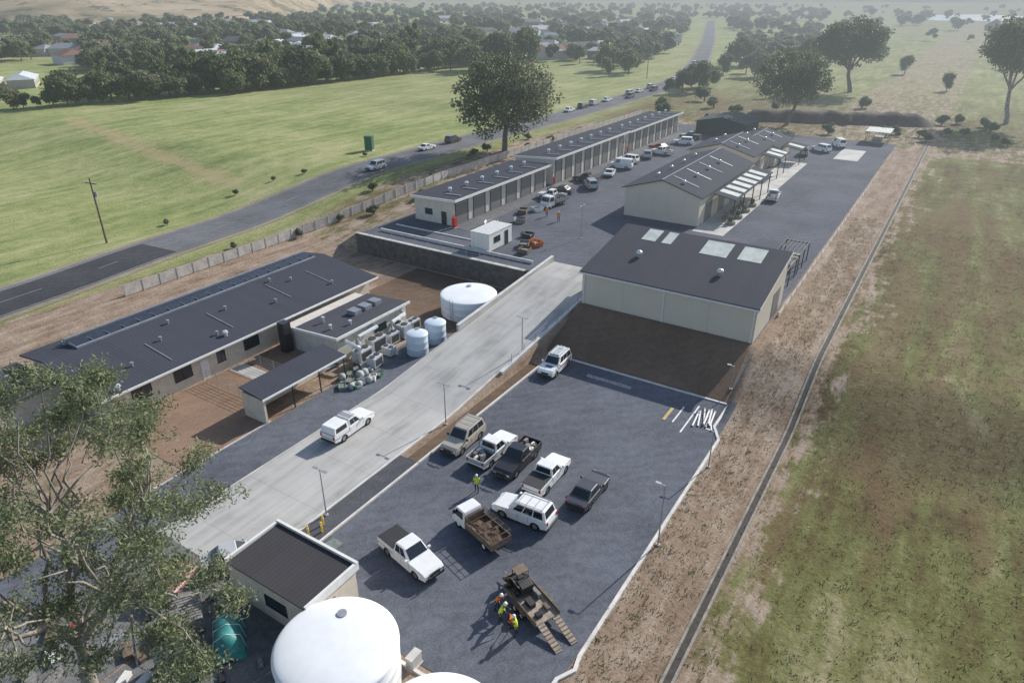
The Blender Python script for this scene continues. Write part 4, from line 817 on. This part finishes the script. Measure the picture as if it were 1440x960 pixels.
for x in (-.8,0,.8): b.tube([(x,-.97,.1),(x,-.75,1.25),(x,0,1.58),(x,.75,1.25),(x,.97,.1)],.02,trim,5)
b.obj('rope',t)
def container(s,q,yaw,mt,label,l=3.0,w=1.1,h=2.2):
    t=T('storage_container',label,'container',s,q,None,yaw); b=MB(); b.box(-l,l,-w,w,.1,h,mt); b.obj('container_body',t,bevel=.03)
    for sd in (-1,1): b=MB(); b.box(l+.003,l+.05,sd*.05,sd*(w-.1),.2,h-.1,mt); b.obj('door',t)
    b=MB(); 
    for x in np.linspace(-l+.3,l-.3,9): b.box(x-.06,x+.06,-w,w,h+.002,h+.04,mt)
    b.obj('roof_rib',t)
container(12.6,31.2,70,mat('dark_green_container',(.05,.065,.06),.6),'dark green storage container under the gum tree',1.8,.9,1.6); container(15.5,34.4,60,cargo,'small grey storage container under the gum tree',1.3,.9,1.3)
for i in range(44):
    s=5+R.random()*14; q=28+R.random()*14; w=.2+R.random()*.3; mt=R.choice([cargo,rust,plyM,steel,darkframe,plastic,trim,redM if i%5==0 else cargo]); t=T('site_crate','crate of building materials on the ground under the tree','crate',s,q,None,R.random()*90,'crates under the gum tree'); b=MB()
    hh=w*.8; b.box(-w*1.4,w*1.4,-w*.6,w*.6,0,hh,mt); b.obj('crate_body',t,bevel=.02); b=MB(); b.box(-w*1.4-.02,w*1.4+.02,-w*.62,w*.62,hh+.003,hh+.05,mt); b.obj('lid',t)
# ------------------------------------------------------------ people
skinM=mat('skin',(.42,.26,.18),.6); navy=mat('navy_workwear',(.03,.035,.06),.8); hiv=mat('hi_vis_yellow',(.62,.75,.06),.6); hio=mat('hi_vis_orange',(.85,.25,.03),.6); hatM=mat('hard_hat_white',(.75,.75,.73),.4)
def person(s,q,yaw,label,vest=hiv,lean=0,arm=.25,z=None,hat=None):
    root=T('person',label,'person',s,q,z,yaw); vs=[];es=[];rs=[]
    def ad(p,r,par=None):
        vs.append(p);rs.append(r)
        if par is not None: es.append((par,len(vs)-1))
        return len(vs)-1
    ln=lean
    pel=ad((0,0,.95),.145); sp=ad((ln*.4,0,1.15),.135,pel); ch=ad((ln*.9,0,1.36),.15,sp); nk=ad((ln*1.2,0,1.5),.06,ch); hd=ad((ln*1.35+.01,0,1.62),.09,nk); ht=ad((ln*1.4,0,1.70),.085,hd); no=ad((ln*1.35+.115,0,1.62),.015,hd)
    for sd in (-1,1):
        hp=ad((0,sd*.1,.88),.1,pel); kn=ad((.03*sd+.04,sd*.12,.49),.065,hp); an=ad((-.05+.06*sd,sd*.13,.1),.045,kn); to=ad((.12+.06*sd,sd*.15,.04),.04,an)
        shd=ad((ln*.95,sd*.19,1.42),.062,ch); el=ad((ln*.95+arm*.35,sd*.26,1.16),.045,shd); wr=ad((ln*.95+arm,sd*.22,.97+arm*.25),.03,el); pa=ad((ln*.95+arm+.06,sd*.21,.91+arm*.25),.03,wr)
        for k in range(4): f=ad((ln*.95+arm+.10,sd*.21+(k-1.5)*.018,.86+arm*.25),.009,pa); ad((ln*.95+arm+.105-.01*k,sd*.21+(k-1.5)*.018,.82+arm*.25+.004*k),.008,f)
        ad((ln*.95+arm+.09,sd*.17,.89+arm*.25),.009,pa)
    me=bpy.data.meshes.new('p'); me.from_pydata(vs,es,[]); o=bpy.data.objects.new('p',me); scene.collection.objects.link(o)
    o.modifiers.new('k','SKIN'); sd_=me.skin_vertices[0].data
    for i,r in enumerate(rs): sd_[i].radius=(r,r)
    sd_[0].use_root=True
    su=o.modifiers.new('s','SUBSURF'); su.levels=1; su.render_levels=1
    dg=bpy.context.evaluated_depsgraph_get(); m2=bpy.data.meshes.new_from_object(o.evaluated_get(dg)); bpy.data.objects.remove(o)
    m2.materials.clear()
    for m in (skinM,navy,plastic): m2.materials.append(m)
    for p in m2.polygons:
        zc=p.center.z; p.use_smooth=True; p.material_index=0 if (zc>1.5 or (zc<1.0+arm*.3 and abs(p.center.y)>.17 and zc>.75 and zc<.93+arm*.3 )) else (2 if zc<.1 else 1)
    bo=bpy.data.objects.new('body',m2); scene.collection.objects.link(bo); bo.parent=root
    V=[];Fx=[];mp={}
    for p in m2.polygons:
        if .9<p.center.z<1.47 and abs(p.center.y)<.24 and not (abs(p.center.y)>.16 and p.center.z<1.2):
            idx=[]
            for vi in p.vertices:
                if vi not in mp: mp[vi]=len(V); v_=m2.vertices[vi]; V.append(tuple(v_.co+v_.normal*.02))
                idx.append(mp[vi])
            Fx.append(tuple(idx))
    if Fx: b=MB(); b.add(V,Fx,vest); b.obj('vest',root,smooth=True)
    b=MB(); hx=ln*1.4; b.lathe([(.13,-.02),(.118,0),(.115,.05),(.08,.1),(.001,.12)],hat or hatM,14,(hx,0,1.68)); b.obj('hard_hat',root,smooth=True)
person(36.0,26.3,200,'person in yellow hi-vis vest standing on the gravel')
person(26.2,17.6,-60,'person in yellow hi-vis bending over near the trailer',hiv,.25,.35); person(25.9,16.2,120,'person in yellow hi-vis vest beside the trailer ramps',hiv,.1,.3); person(26.9,18.3,-100,'person in orange hi-vis working beside the trailer',hio,.3,.4)
person(95.6,52,30,'person in orange hi-vis standing in the upper yard',hio); person(97,55,30,'person in orange hi-vis near the truck',hio)
# ------------------------------------------------------------ trees
def leaves(P,rad,n,size,asp,rs,flat=.7):
    c=np.repeat(P,n,0); m_=len(c); d=rs.normal(size=(m_,3)); d/=np.linalg.norm(d,axis=1)[:,None]; rr=rad*rs.random(m_)**.45
    c=c+d*rr[:,None]*np.array([1,1,flat])
    u=rs.normal(size=(m_,3)); u/=np.linalg.norm(u,axis=1)[:,None]; w=np.cross(u,rs.normal(size=(m_,3))); w/=np.linalg.norm(w,axis=1)[:,None]
    sz=size*(.6+.8*rs.random(m_)); u*=sz[:,None]; w*=(sz*asp)[:,None]
    V=np.stack([c-u,c+w,c+u,c-w],1).reshape(-1,3); F=np.arange(m_*4).reshape(-1,4); return V,F
def skeleton(rs,trunk,l0,r0,levels,kids,spread,up,ratio=.74):
    tubes=[];terms=[]
    def grow(p,d,l,r,lev):
        path=[p];rad=[r];n=4
        for k in range(n):
            d=(d+Vector(rs.normal(size=3))*.13+Vector((0,0,up*.06))).normalized(); p=p+d*(l/n); path.append(p); rad.append(r*(1-.38*(k+1)/n))
            if lev<=1 and k>=2: terms.append(tuple(p))
        tubes.append((path,rad))
        if lev==0: terms.append(tuple(p)); return
        n=kids if lev<levels else kids+1
        a0=rs.random()*6.28
        for k in range(n):
            a=a0+6.283*k/n+rs.normal()*.3; u=d.cross(Vector((0,.3,1))).normalized(); w=d.cross(u)
            nd=(d*(1-spread*.5)+(u*math.cos(a)+w*math.sin(a))*spread*(.7+.5*rs.random())+Vector((0,0,up*.3))).normalized()
            grow(p,nd,l*ratio*(.75+.5*rs.random()),rad[-1]*.72,lev-1)
    grow(Vector((0,0,-.2)),trunk.normalized(),l0,r0,levels); return tubes,np.array(terms)
def bigtree(name,label,s,q,z,seed,trunk,l0,r0,levels,kids,spread,up,nl,lrad,lsz,asp,fm,bm,ratio=.74,scale=1,yaw=0,dens=None,ell=None,jit=0):
    rs=np.random.default_rng(seed); tb,te=skeleton(rs,trunk,l0,r0,levels,kids,spread,up,ratio); t=T(name,label,'tree',s,q,z,yaw); t.scale=(scale,)*3
    b=MB()
    for pth,rad in tb: b.tube(pth,rad,bm,7 if rad[0]>.1 else 4)
    b.obj('trunk',t,smooth=True)
    if dens: te=te[rs.random(len(te))<dens]
    if ell:
        cx,cy,cz,rx,rz_,ne=ell; d=rs.normal(size=(ne,3)); d/=np.linalg.norm(d,axis=1)[:,None]; rr=(.45+.55*rs.random(ne)**.5)[:,None]
        e=d*rr*np.array([rx,rx,rz_])*(1+.22*np.sin(d[:,:1]*7+seed)*np.cos(d[:,1:2]*6))+np.array([cx,cy,cz]); te=np.concatenate([te,e])
    V,F=leaves(te,lrad,nl,lsz,asp,rs); o=bpy.data.objects.new('crown',npmesh('crown',V,F,[fm])); scene.collection.objects.link(o); o.parent=t; return t,te
gumF=foliage('gum_leaves',(.085,.105,.055),(.29,.325,.18),.3); oakF=foliage('olive_leaves',(.10,.115,.068),(.29,.31,.19),.3,.25); midF=foliage('green_leaves',(.075,.095,.050),(.22,.24,.13),.3,.25)
def gum(s,q,label,seed,cx,cy,cz,rx,rz_,nt_,extra=()):
    rs=np.random.default_rng(seed); t=T('gum_tree',label,'tree',s,q,0,-57.5); b=MB()
    def limb(p0,p1,r0,r1,n=6,sag=.5,j=.28,sides=6):
        p0=Vector(p0);p1=Vector(p1); d=p1-p0; mid=p0+d*.5+Vector((0,0,-sag*d.length*.16))+Vector(rs.normal(size=3))*j*d.length*.18; pts=[]
        for k in range(n+1):
            u=k/n; p=p0*(1-u)**2+mid*2*u*(1-u)+p1*u*u
            if 0<k<n: p=p+Vector(rs.normal(size=3))*.035*d.length
            pts.append(p)
        b.tube(pts,[r0+(r1-r0)*k/n for k in range(n+1)],bark,sides); return pts
    f=Vector((cx*.15,cy*.15,4.2)); limb((0,0,-.2),f,.44,.32,5,0,.1,9)
    prim=[]
    for k in range(7):
        a=k*6.283/7+.3*rs.normal(); rr=2.8+1.6*rs.random(); e=Vector((cx*.6+rr*math.cos(a),cy*.6+rr*math.sin(a),7.2+3.2*rs.random())); limb(f,e,.20,.10,6,.2,.3,7); prim.append(e)
    prim.append(Vector((cx,cy,10.5))); limb(f,prim[-1],.22,.11,6,0,.2,7)
    tg=[]
    while len(tg)<nt_:
        d=rs.normal(size=3); d/=np.linalg.norm(d); k=.55+.5*rs.random()**.6; p=Vector((cx+d[0]*rx*k,cy+d[1]*rx*k,cz+d[2]*rz_*k))
        if p.z<4.5 or any((p-x).length<1.8 for x in tg):
            if rs.random()<.985: continue
        tg.append(p)
    tg+=[Vector(e) for e in extra]
    cl=[]
    for p in tg:
        e=min(prim,key=lambda x:(x-p).length+max(0,x.z-p.z)); limb(e,p,.075,.03,6,.4,.35,5)
        for k in range(9):
            d=Vector(rs.normal(size=3)).normalized(); tip=p+Vector((d.x,d.y,d.z*.6+.1))*(.6+1.1*rs.random()); limb(p,tip,.025,.01,3,0,.3,4); cl.append(tuple(tip))
            if k<4: cl.append(tuple(p+(tip-p)*.5))
    b.obj('trunk',t,smooth=True)
    V,F=leaves(np.array(cl),.72,66,.115,.34,rs,.8); o=bpy.data.objects.new('crown',npmesh('crown',V,F,[gumF])); scene.collection.objects.link(o); o.parent=t
s,q=WQ(-24.0,26.5)
gum(s,q,'large gum tree with pale branching limbs and grey-green leaves',4,.9,1.0,12.6,7.6,6.8,64,((8.0,1.0,8.0),(9.6,.2,7.4),(7.4,-1.5,7.0),(6.0,-2.5,7.5),(8.8,-2.8,6.4),(4.0,-3.2,7.2),(2.2,-3.5,8.0),(6.8,-4.0,6.0),(4.6,3.5,15.5)))
bigtree('roadside_tree','large rounded olive tree beside the highway',138,90,None,5,Vector((0,0,1)),5.5,.8,4,3,.62,.55,32,1.9,.34,.6,oakF,barkD,.74,dens=.4,ell=(0,0,12.5,11,8.8,360))
bigtree('field_tree','broad dark gum tree beyond the depot yard',211,43,None,8,Vector((.05,0,1)),6,.6,3,4,.6,.6,30,1.8,.36,.6,midF,barkD,.72,dens=.5,ell=(0,0,13,9.5,6.5,220))
bigtree('field_tree','tall dark spreading gum tree in the dry field',297,40,None,9,Vector((0,.1,1)),8,.9,3,4,.6,.6,30,2.3,.5,.6,midF,barkD,.74,dens=.5,ell=(0,1,17,11.5,7.5,230))
bigtree('field_tree','tall gum tree at the edge of the dry field',246,-9,None,12,Vector((-.1,-.05,1)),9,.7,3,4,.5,.7,30,2.2,.42,.6,oakF,bark,.76,dens=.6,ell=(0,0,21,9,8,200))
bigtree('field_tree','small dark gum tree in the distant paddock',340,62,None,14,Vector((0,0,1)),5,.4,3,3,.6,.6,40,2.0,.5,.6,midF,barkD,.76)
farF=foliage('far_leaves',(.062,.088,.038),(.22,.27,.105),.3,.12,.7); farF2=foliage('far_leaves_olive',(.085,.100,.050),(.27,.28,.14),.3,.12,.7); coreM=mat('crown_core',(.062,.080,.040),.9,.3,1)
def farvar(seed,kind,fm,nleaf=900):
    rs=np.random.default_rng(seed); Hh={'round':9,'tall':13,'bush':4.5,'wide':10}[kind]; Wd={'round':4.2,'tall':3.0,'bush':2.8,'wide':6}[kind]
    nl={'round':10,'tall':9,'bush':6,'wide':13}[kind]; cs=[];rs_=[]
    for k in range(nl):
        a=rs.random()*6.28; rr=Wd*.62*rs.random()**.5; z=Hh*(.25+.52*rs.random()) if kind!='tall' else Hh*(.2+.65*k/nl)
        if kind=='bush': z=Hh*(.25+.4*rs.random())
        cs.append((rr*math.cos(a),rr*math.sin(a),z)); rs_.append(Wd*(.32+.22*rs.random()))
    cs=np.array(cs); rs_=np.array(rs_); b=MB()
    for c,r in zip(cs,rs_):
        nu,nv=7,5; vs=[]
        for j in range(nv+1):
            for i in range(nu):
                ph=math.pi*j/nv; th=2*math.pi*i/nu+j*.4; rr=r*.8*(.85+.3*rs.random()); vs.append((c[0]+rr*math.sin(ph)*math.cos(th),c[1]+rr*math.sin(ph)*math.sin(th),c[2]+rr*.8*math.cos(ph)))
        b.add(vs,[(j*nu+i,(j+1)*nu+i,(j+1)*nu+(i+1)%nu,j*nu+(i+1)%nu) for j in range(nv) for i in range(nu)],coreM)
    b.tube([(0,0,-.3),(.1,0,Hh*.3),(0,.1,Hh*.6)],[.28,.2,.08],barkD,5)
    k=rs.integers(0,nl,nleaf); d=rs.normal(size=(nleaf,3)); d/=np.linalg.norm(d,axis=1)[:,None]; c=cs[k]+d*(rs_[k]*(.75+.45*rs.random(nleaf)))[:,None]*np.array([1,1,.85])
    u=rs.normal(size=(nleaf,3)); u/=np.linalg.norm(u,axis=1)[:,None]; w=np.cross(u,rs.normal(size=(nleaf,3))); w/=np.linalg.norm(w,axis=1)[:,None]; sz=Wd*.07*(.6+.9*rs.random(nleaf))
    u*=sz[:,None]; w*=(sz*.7)[:,None]; V=np.stack([c-u,c+w,c+u,c-w],1).reshape(-1,3)
    b.add([tuple(x) for x in V],[tuple(range(4*i,4*i+4)) for i in range(nleaf)],fm)
    return b.mesh('tree_'+kind)
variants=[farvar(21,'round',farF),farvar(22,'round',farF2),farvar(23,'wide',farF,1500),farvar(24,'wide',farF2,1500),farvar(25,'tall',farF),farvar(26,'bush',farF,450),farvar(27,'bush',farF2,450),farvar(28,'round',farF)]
TL=['rounded dark green tree in the distant tree belt','olive green rounded tree in the distant tree belt','broad dark green tree in the distant tree belt','broad olive tree in the distant tree belt','tall narrow dark tree in the distant tree belt','low dark green shrub beside the field','low olive shrub beside the field','rounded dark green tree in the distant tree belt']
cnt=[0]
def ft(s,q,vi=None,sc=None):
    vi=R.randrange(5) if vi is None else vi; o=bpy.data.objects.new('tree' if vi not in(5,6) else 'shrub',variants[vi]); scene.collection.objects.link(o); put(o,s,q,None,R.random()*360); k=sc or (.8+.5*R.random()); o.scale=(k*(.9+.2*R.random()),k*(.9+.2*R.random()),k*(.85+.35*R.random())); tag(o,TL[vi],'tree' if vi not in(5,6) else 'shrub','trees around the fields'); cnt[0]+=vi not in(5,6)
def poly_pt(pts,t):
    L_=[math.hypot(b[0]-a[0],b[1]-a[1]) for a,b in zip(pts,pts[1:])]; d=t*sum(L_)
    for (a,b),l in zip(zip(pts,pts[1:]),L_):
        if d<=l: return (a[0]+(b[0]-a[0])*d/l,a[1]+(b[1]-a[1])*d/l)
        d-=l
    return pts[-1]
belt=[(88,268),(104,258),(130,246),(172,228),(225,224),(295,219),(350,215)]
for i in range(74):
    t=(i+.6*R.random())/74; s,q=poly_pt(belt,t); d=R.random()*6; ft(s+d*.3,q+d,R.choice([0,1,2,3,7,0]),(.75+.4*R.random())*(.55 if t<.14 else 1))
for i in range(62):
    t=.17+.5*R.random(); s,q=poly_pt(belt,t); d=7+R.random()*30; ft(s+d*.45,q+d*.9,R.choice([0,1,2,2,3,4,7]),.75+.75*R.random())
for i in range(50):
    t=.4+.6*R.random(); s,q=poly_pt(belt,t); d=7+R.random()*45; ft(s+d*.45,q+d*.9,R.choice([0,1,2,2,3,4,7]),.75+.75*R.random())
for s,q,v,k in ((262,92,0,.9),(268,88,7,1.1),(274,93,2,.8),(330,98,1,1),(345,92,0,1),(372,103,2,1.2),(380,110,0,.9),(310,135,0,1.1),(322,140,2,1.0),(340,150,4,1.1),(352,160,2,1),(366,166,0,1.2),(300,140,7,.8),(420,170,2,1.2),(440,185,3,1.2),(290,205,2,1.5),(300,196,3,1.6),(310,188,2,1.6),(322,200,0,1.5),(280,200,1,1.4),(262,62,0,.5),(300,70,1,.6),(245,78,5,1.2),(230,70,5,1),(256,30,6,1),(320,10,1,.7),(380,30,0,.9),(350,-20,1,.8),(430,-10,2,.8),(460,50,0,1),(205,78,5,1.1),(215,82,0,.6),(420,80,2,1),(440,100,0,1.1),(278,98,0,.9),(284,90,2,.9),(256,95,0,.6)): ft(s,q,v,k)
for i in range(5): ft(60+R.random()*70,112+R.random()*6,5,.2+.2*R.random())
for i in range(16): ft(60+R.random()*120,80+R.random()*9 if i%3 else 93,R.choice([5,6]),.2+.3*R.random())
for i in range(26): ft(200+R.random()*45,-15+R.random()*80,R.choice([5,6]),.3+.5*R.random())
def polar(az,d): x=d*math.sin(az); y=d*math.cos(az); return WQ(x,y)
def roadd(s,q): return min(math.hypot(s-a,q-b) for a,b in RC[::3])
while cnt[0]<296:
    az=math.radians(-42+R.random()*62); d=340*math.exp(R.random()*.5); s,q=polar(az,d)
    if roadd(s,q)<22 or (az<math.radians(-30) and d<480): continue
    ft(s,q,None,.7+.6*R.random())
def lowarr(v):
    me=variants[v]; n=len(me.vertices); co=np.zeros(n*3,dtype=np.float32); me.vertices.foreach_get('co',co); f=np.array([p.vertices[:] for p in me.polygons if len(p.vertices)==4]); mi=np.array([p.material_index for p in me.polygons if len(p.vertices)==4]); 
    keep=(mi==0)|((np.arange(len(f))%4==0)&(mi==2)); return co.reshape(-1,3),f[keep],mi[keep]
LV=[lowarr(0),lowarr(2),lowarr(3)]; AV=[];AF=[];AM=[];off=0; nn=0; tries=0
while nn<1800 and tries<40000:
    tries+=1
    az=math.radians(-44+R.random()*92); left=az<math.radians(-14); d=390*math.exp(R.random()*(1.0 if left else 1.75))
    if az>math.radians(22) and (R.random()<.75 or d<650): continue
    if az<math.radians(-30) and d<480: continue
    if az<math.radians(-33) and 560<d<800: continue
    x,y=d*math.sin(az),d*math.cos(az)
    if mn.noise(Vector((x/80,y/80,1.3)))<.07 and R.random()<.92: continue
    s,q=polar(az,d)
    if roadd(s,q)<22: continue
    co,f,mi=LV[nn%3]; k=.55+.8*R.random(); a=R.random()*6.28; c_,s_=math.cos(a),math.sin(a)
    V=np.stack([(co[:,0]*c_-co[:,1]*s_)*k*1.15+s,(co[:,0]*s_+co[:,1]*c_)*k*1.15+q,co[:,2]*k+3],1); AV.append(V);AF.append(f+off);AM.append(mi+ (mi==2)*(nn%2)); off+=len(V); nn+=1
o=bpy.data.objects.new('distant_woodland',npmesh('distant_woodland',np.concatenate(AV),np.concatenate(AF),[coreM,barkD,farF,farF2],np.concatenate(AM))); scene.collection.objects.link(o); o.rotation_euler=(0,0,A); tag(o,'distant hazy woodland and town trees on the plain','woodland',kind='stuff')
tf=foliage('dry_grass_tufts',(.14,.14,.06),(.36,.33,.18),.3); n=11000
ss=-15+140*NR.random(n)**1.2; qq=8-36*NR.random(n)**.8
m_=(NR.random(n)<.2); qq[m_]=8+4*NR.random(m_.sum())
P=np.stack([ss,qq,np.array([H(a,b) for a,b in zip(ss,qq)])+.02],1); P=np.repeat(P,4,0); k=len(P)
a=NR.random(k)*6.28; hgt=.05+.15*NR.random(k); dx=np.stack([np.cos(a),np.sin(a),0*a],1)*.04; tip=np.stack([np.cos(a*3)*.15,np.sin(a*3)*.15,hgt],1); bs_=P+np.stack([NR.normal(size=k)*.2,NR.normal(size=k)*.2,0*a],1)
V=np.stack([bs_-dx,bs_+dx,bs_+tip+dx*.3,bs_+tip-dx*.3],1).reshape(-1,3); o=bpy.data.objects.new('dry_grass',npmesh('dry_grass',V,np.arange(k*4).reshape(-1,4),[tf])); scene.collection.objects.link(o); o.rotation_euler=(0,0,A); tag(o,'dry grass tufts over the rough paddock','grass',kind='stuff')
hw=[mat('house_wall_%s'%n,c,.8,.1,1) for n,c in (('cream',(.42,.39,.34)),('brick',(.26,.16,.12)),('white',(.5,.5,.48)))]; hr=[mat('house_roof_%s'%n,c,.7,.1,1,spec=.1) for n,c in (('grey',(.26,.27,.29)),('white',(.56,.58,.60)),('red',(.24,.14,.11)),('dark',(.12,.12,.13)))]
def house(s,q,l,w,h,wi,ri,yaw):
    b=MB(); b.box(-l/2,l/2,-w/2,w/2,-.3,h,hw[wi]); r=h+w*.2
    b.add([(-l/2-.5,-w/2-.5,h),(l/2+.5,-w/2-.5,h),(l/2+.5,w/2+.5,h),(-l/2-.5,w/2+.5,h),(-l/2+w*.2,0,r),(l/2-w*.2,0,r)],[(0,1,5,4),(2,3,4,5),(1,2,5),(3,0,4),(0,3,2,1)],hr[ri])
    for x in (-l*.3,0,l*.28): b.box(x-.7,x+.7,-w/2-.03,-w/2+.01,.9,2.1,glassD)
    o=b.obj('house'); put(o,s,q,None,yaw); tag(o,['cream walled','brick walled','white walled'][wi]+' distant house with '+['grey','white','red','dark'][ri]+' hipped roof','house','houses in the distant town')
hc=0; tries=0
while hc<150 and tries<5000:
    tries+=1; az=math.radians(-38+R.random()*50); d=390*math.exp(R.random()*1.0); s,q=polar(az,d); x,y=d*math.sin(az),d*math.cos(az)
    if roadd(s,q)<25 or mn.noise(Vector((x/80,y/80,1.3)))>.10 or (az<math.radians(-33) and 560<d<800): continue
    house(s,q,12+R.random()*16,9+R.random()*6,3.6+R.random(),R.randrange(3),R.choice([0,1,0,2,3,1]),R.random()*180); hc+=1
for (u,d) in ((-35.6,345),(-33.6,350)): 
    s,q=polar(math.radians(u),d); house(s,q,20,9,3.2,0,1,60)
waterM=mat('lake_water',(.40,.47,.52),.6,.06,.01,spec=.15)
def lake(az0,az1,d0,d1,name='lake_water'):
    pts=[]
    for i in range(24):
        a=2*math.pi*i/24; az=math.radians((az0+az1)/2+(az1-az0)/2*math.cos(a)*(1+.1*math.sin(3*a))); d=(d0+d1)/2+(d1-d0)/2*math.sin(a)*(1+.15*math.sin(5*a)); x,y=d*math.sin(az),d*math.cos(az); pts.append((x,y,3.4))
    b=MB(); b.add(pts,[tuple(range(23,-1,-1))],waterM); o=b.obj(name); tag(o,kind='structure')
lake(27,35.5,1150,1500); lake(-43,-34.4,610,790)
hm,nt,bs=newmat('dry_hill_grass'); v=coords(nt); c=ramp(nt,noise(nt,v,.006,8,.65),[(.38,(.17,.155,.09)),(.5,(.36,.28,.18)),(.62,(.50,.40,.28))]); dk=mapr(nt,noise(nt,v,.03,4,.7),.54,.62); c=mixc(nt,mathn(nt,'MULTIPLY',dk,.75),c,(.07,.08,.05)); L(nt,c,bs.inputs['Base Color']); bs.inputs['Roughness'].default_value=1; bs.inputs['Specular IOR Level'].default_value=0
def hillmesh():
    vs=[];na,nd=160,34
    for i in range(na+1):
        az=math.radians(-60+120*i/na)
        st=930+2500*sm((az-math.radians(-20))/math.radians(16)); 
        for j in range(nd+1):
            d=st+(9000-st)*(j/nd)**1.6; x,y=d*math.sin(az),d*math.cos(az)
            f=mn.fractal(Vector((x/1300,y/1300,.3)),1.0,2.0,6)*.5+.6
            amp=(380*sm((d-st)/2600))*(.6+.4*math.cos(az*1.8+.9)); r=mn.fractal(Vector((x/350,y/350,3)),1,2,5)*22*sm((d-st)/400)+18*sm((d-st)/500)
            vs.append((x,y,3+max(0,amp*f+r)-4*(j==0)))
    b=MB(); b.add(vs,[(i*(nd+1)+j,(i+1)*(nd+1)+j,(i+1)*(nd+1)+j+1,i*(nd+1)+j+1) for i in range(na) for j in range(nd)],hm); o=b.obj('hills',smooth=True); tag(o,kind='structure')
hillmesh()
# ------------------------------------------------------------ aerial haze by world distance from the depot, in every material
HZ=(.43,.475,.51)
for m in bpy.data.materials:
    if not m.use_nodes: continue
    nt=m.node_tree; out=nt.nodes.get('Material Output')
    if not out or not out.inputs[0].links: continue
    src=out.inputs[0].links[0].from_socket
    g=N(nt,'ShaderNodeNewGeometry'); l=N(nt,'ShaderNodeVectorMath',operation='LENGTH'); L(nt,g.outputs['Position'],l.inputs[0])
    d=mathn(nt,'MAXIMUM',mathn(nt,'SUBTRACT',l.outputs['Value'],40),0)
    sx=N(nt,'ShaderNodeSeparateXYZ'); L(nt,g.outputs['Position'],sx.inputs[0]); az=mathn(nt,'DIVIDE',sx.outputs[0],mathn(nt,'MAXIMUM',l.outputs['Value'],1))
    k=mapr(nt,az,-.3,.6,1/2300,1/700)  # haze painted stronger on the right to give a sunward glow
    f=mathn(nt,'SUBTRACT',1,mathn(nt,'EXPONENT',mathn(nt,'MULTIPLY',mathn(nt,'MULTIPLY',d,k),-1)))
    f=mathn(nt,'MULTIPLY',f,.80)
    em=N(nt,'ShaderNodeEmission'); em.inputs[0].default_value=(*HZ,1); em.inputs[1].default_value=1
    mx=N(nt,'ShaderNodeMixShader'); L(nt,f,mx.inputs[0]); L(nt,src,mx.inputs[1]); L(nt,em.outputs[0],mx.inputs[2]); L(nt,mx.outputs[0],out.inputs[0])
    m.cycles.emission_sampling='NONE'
# ------------------------------------------------------------ light, sky, camera
w=bpy.data.worlds.new('World'); scene.world=w; w.use_nodes=True; nt=w.node_tree; sky=nt.nodes.new('ShaderNodeTexSky'); sky.sky_type='NISHITA'; sky.sun_disc=False; sky.sun_elevation=math.radians(31); sky.sun_rotation=math.radians(45); sky.air_density=1.0; sky.dust_density=1.2
nt.links.new(sky.outputs[0],nt.nodes['Background'].inputs[0]); nt.nodes['Background'].inputs[1].default_value=.15
sd=bpy.data.lights.new('sun','SUN'); sd.energy=5.0; sd.angle=math.radians(.5); sd.color=(1,.965,.90); so_=bpy.data.objects.new('sun',sd); scene.collection.objects.link(so_); so_.rotation_euler=(math.radians(59),0,math.radians(135)); so_.location=(100,100,120)
cd=bpy.data.cameras.new('camera'); cd.lens=24.33; cd.sensor_width=36; cd.clip_end=20000; co=bpy.data.objects.new('camera',cd); scene.collection.objects.link(co); co.location=(0,0,36); co.rotation_euler=(math.radians(90-26.7),0,0); scene.camera=co
scene.view_settings.view_transform='Standard'; scene.view_settings.look='None'; scene.view_settings.exposure=0
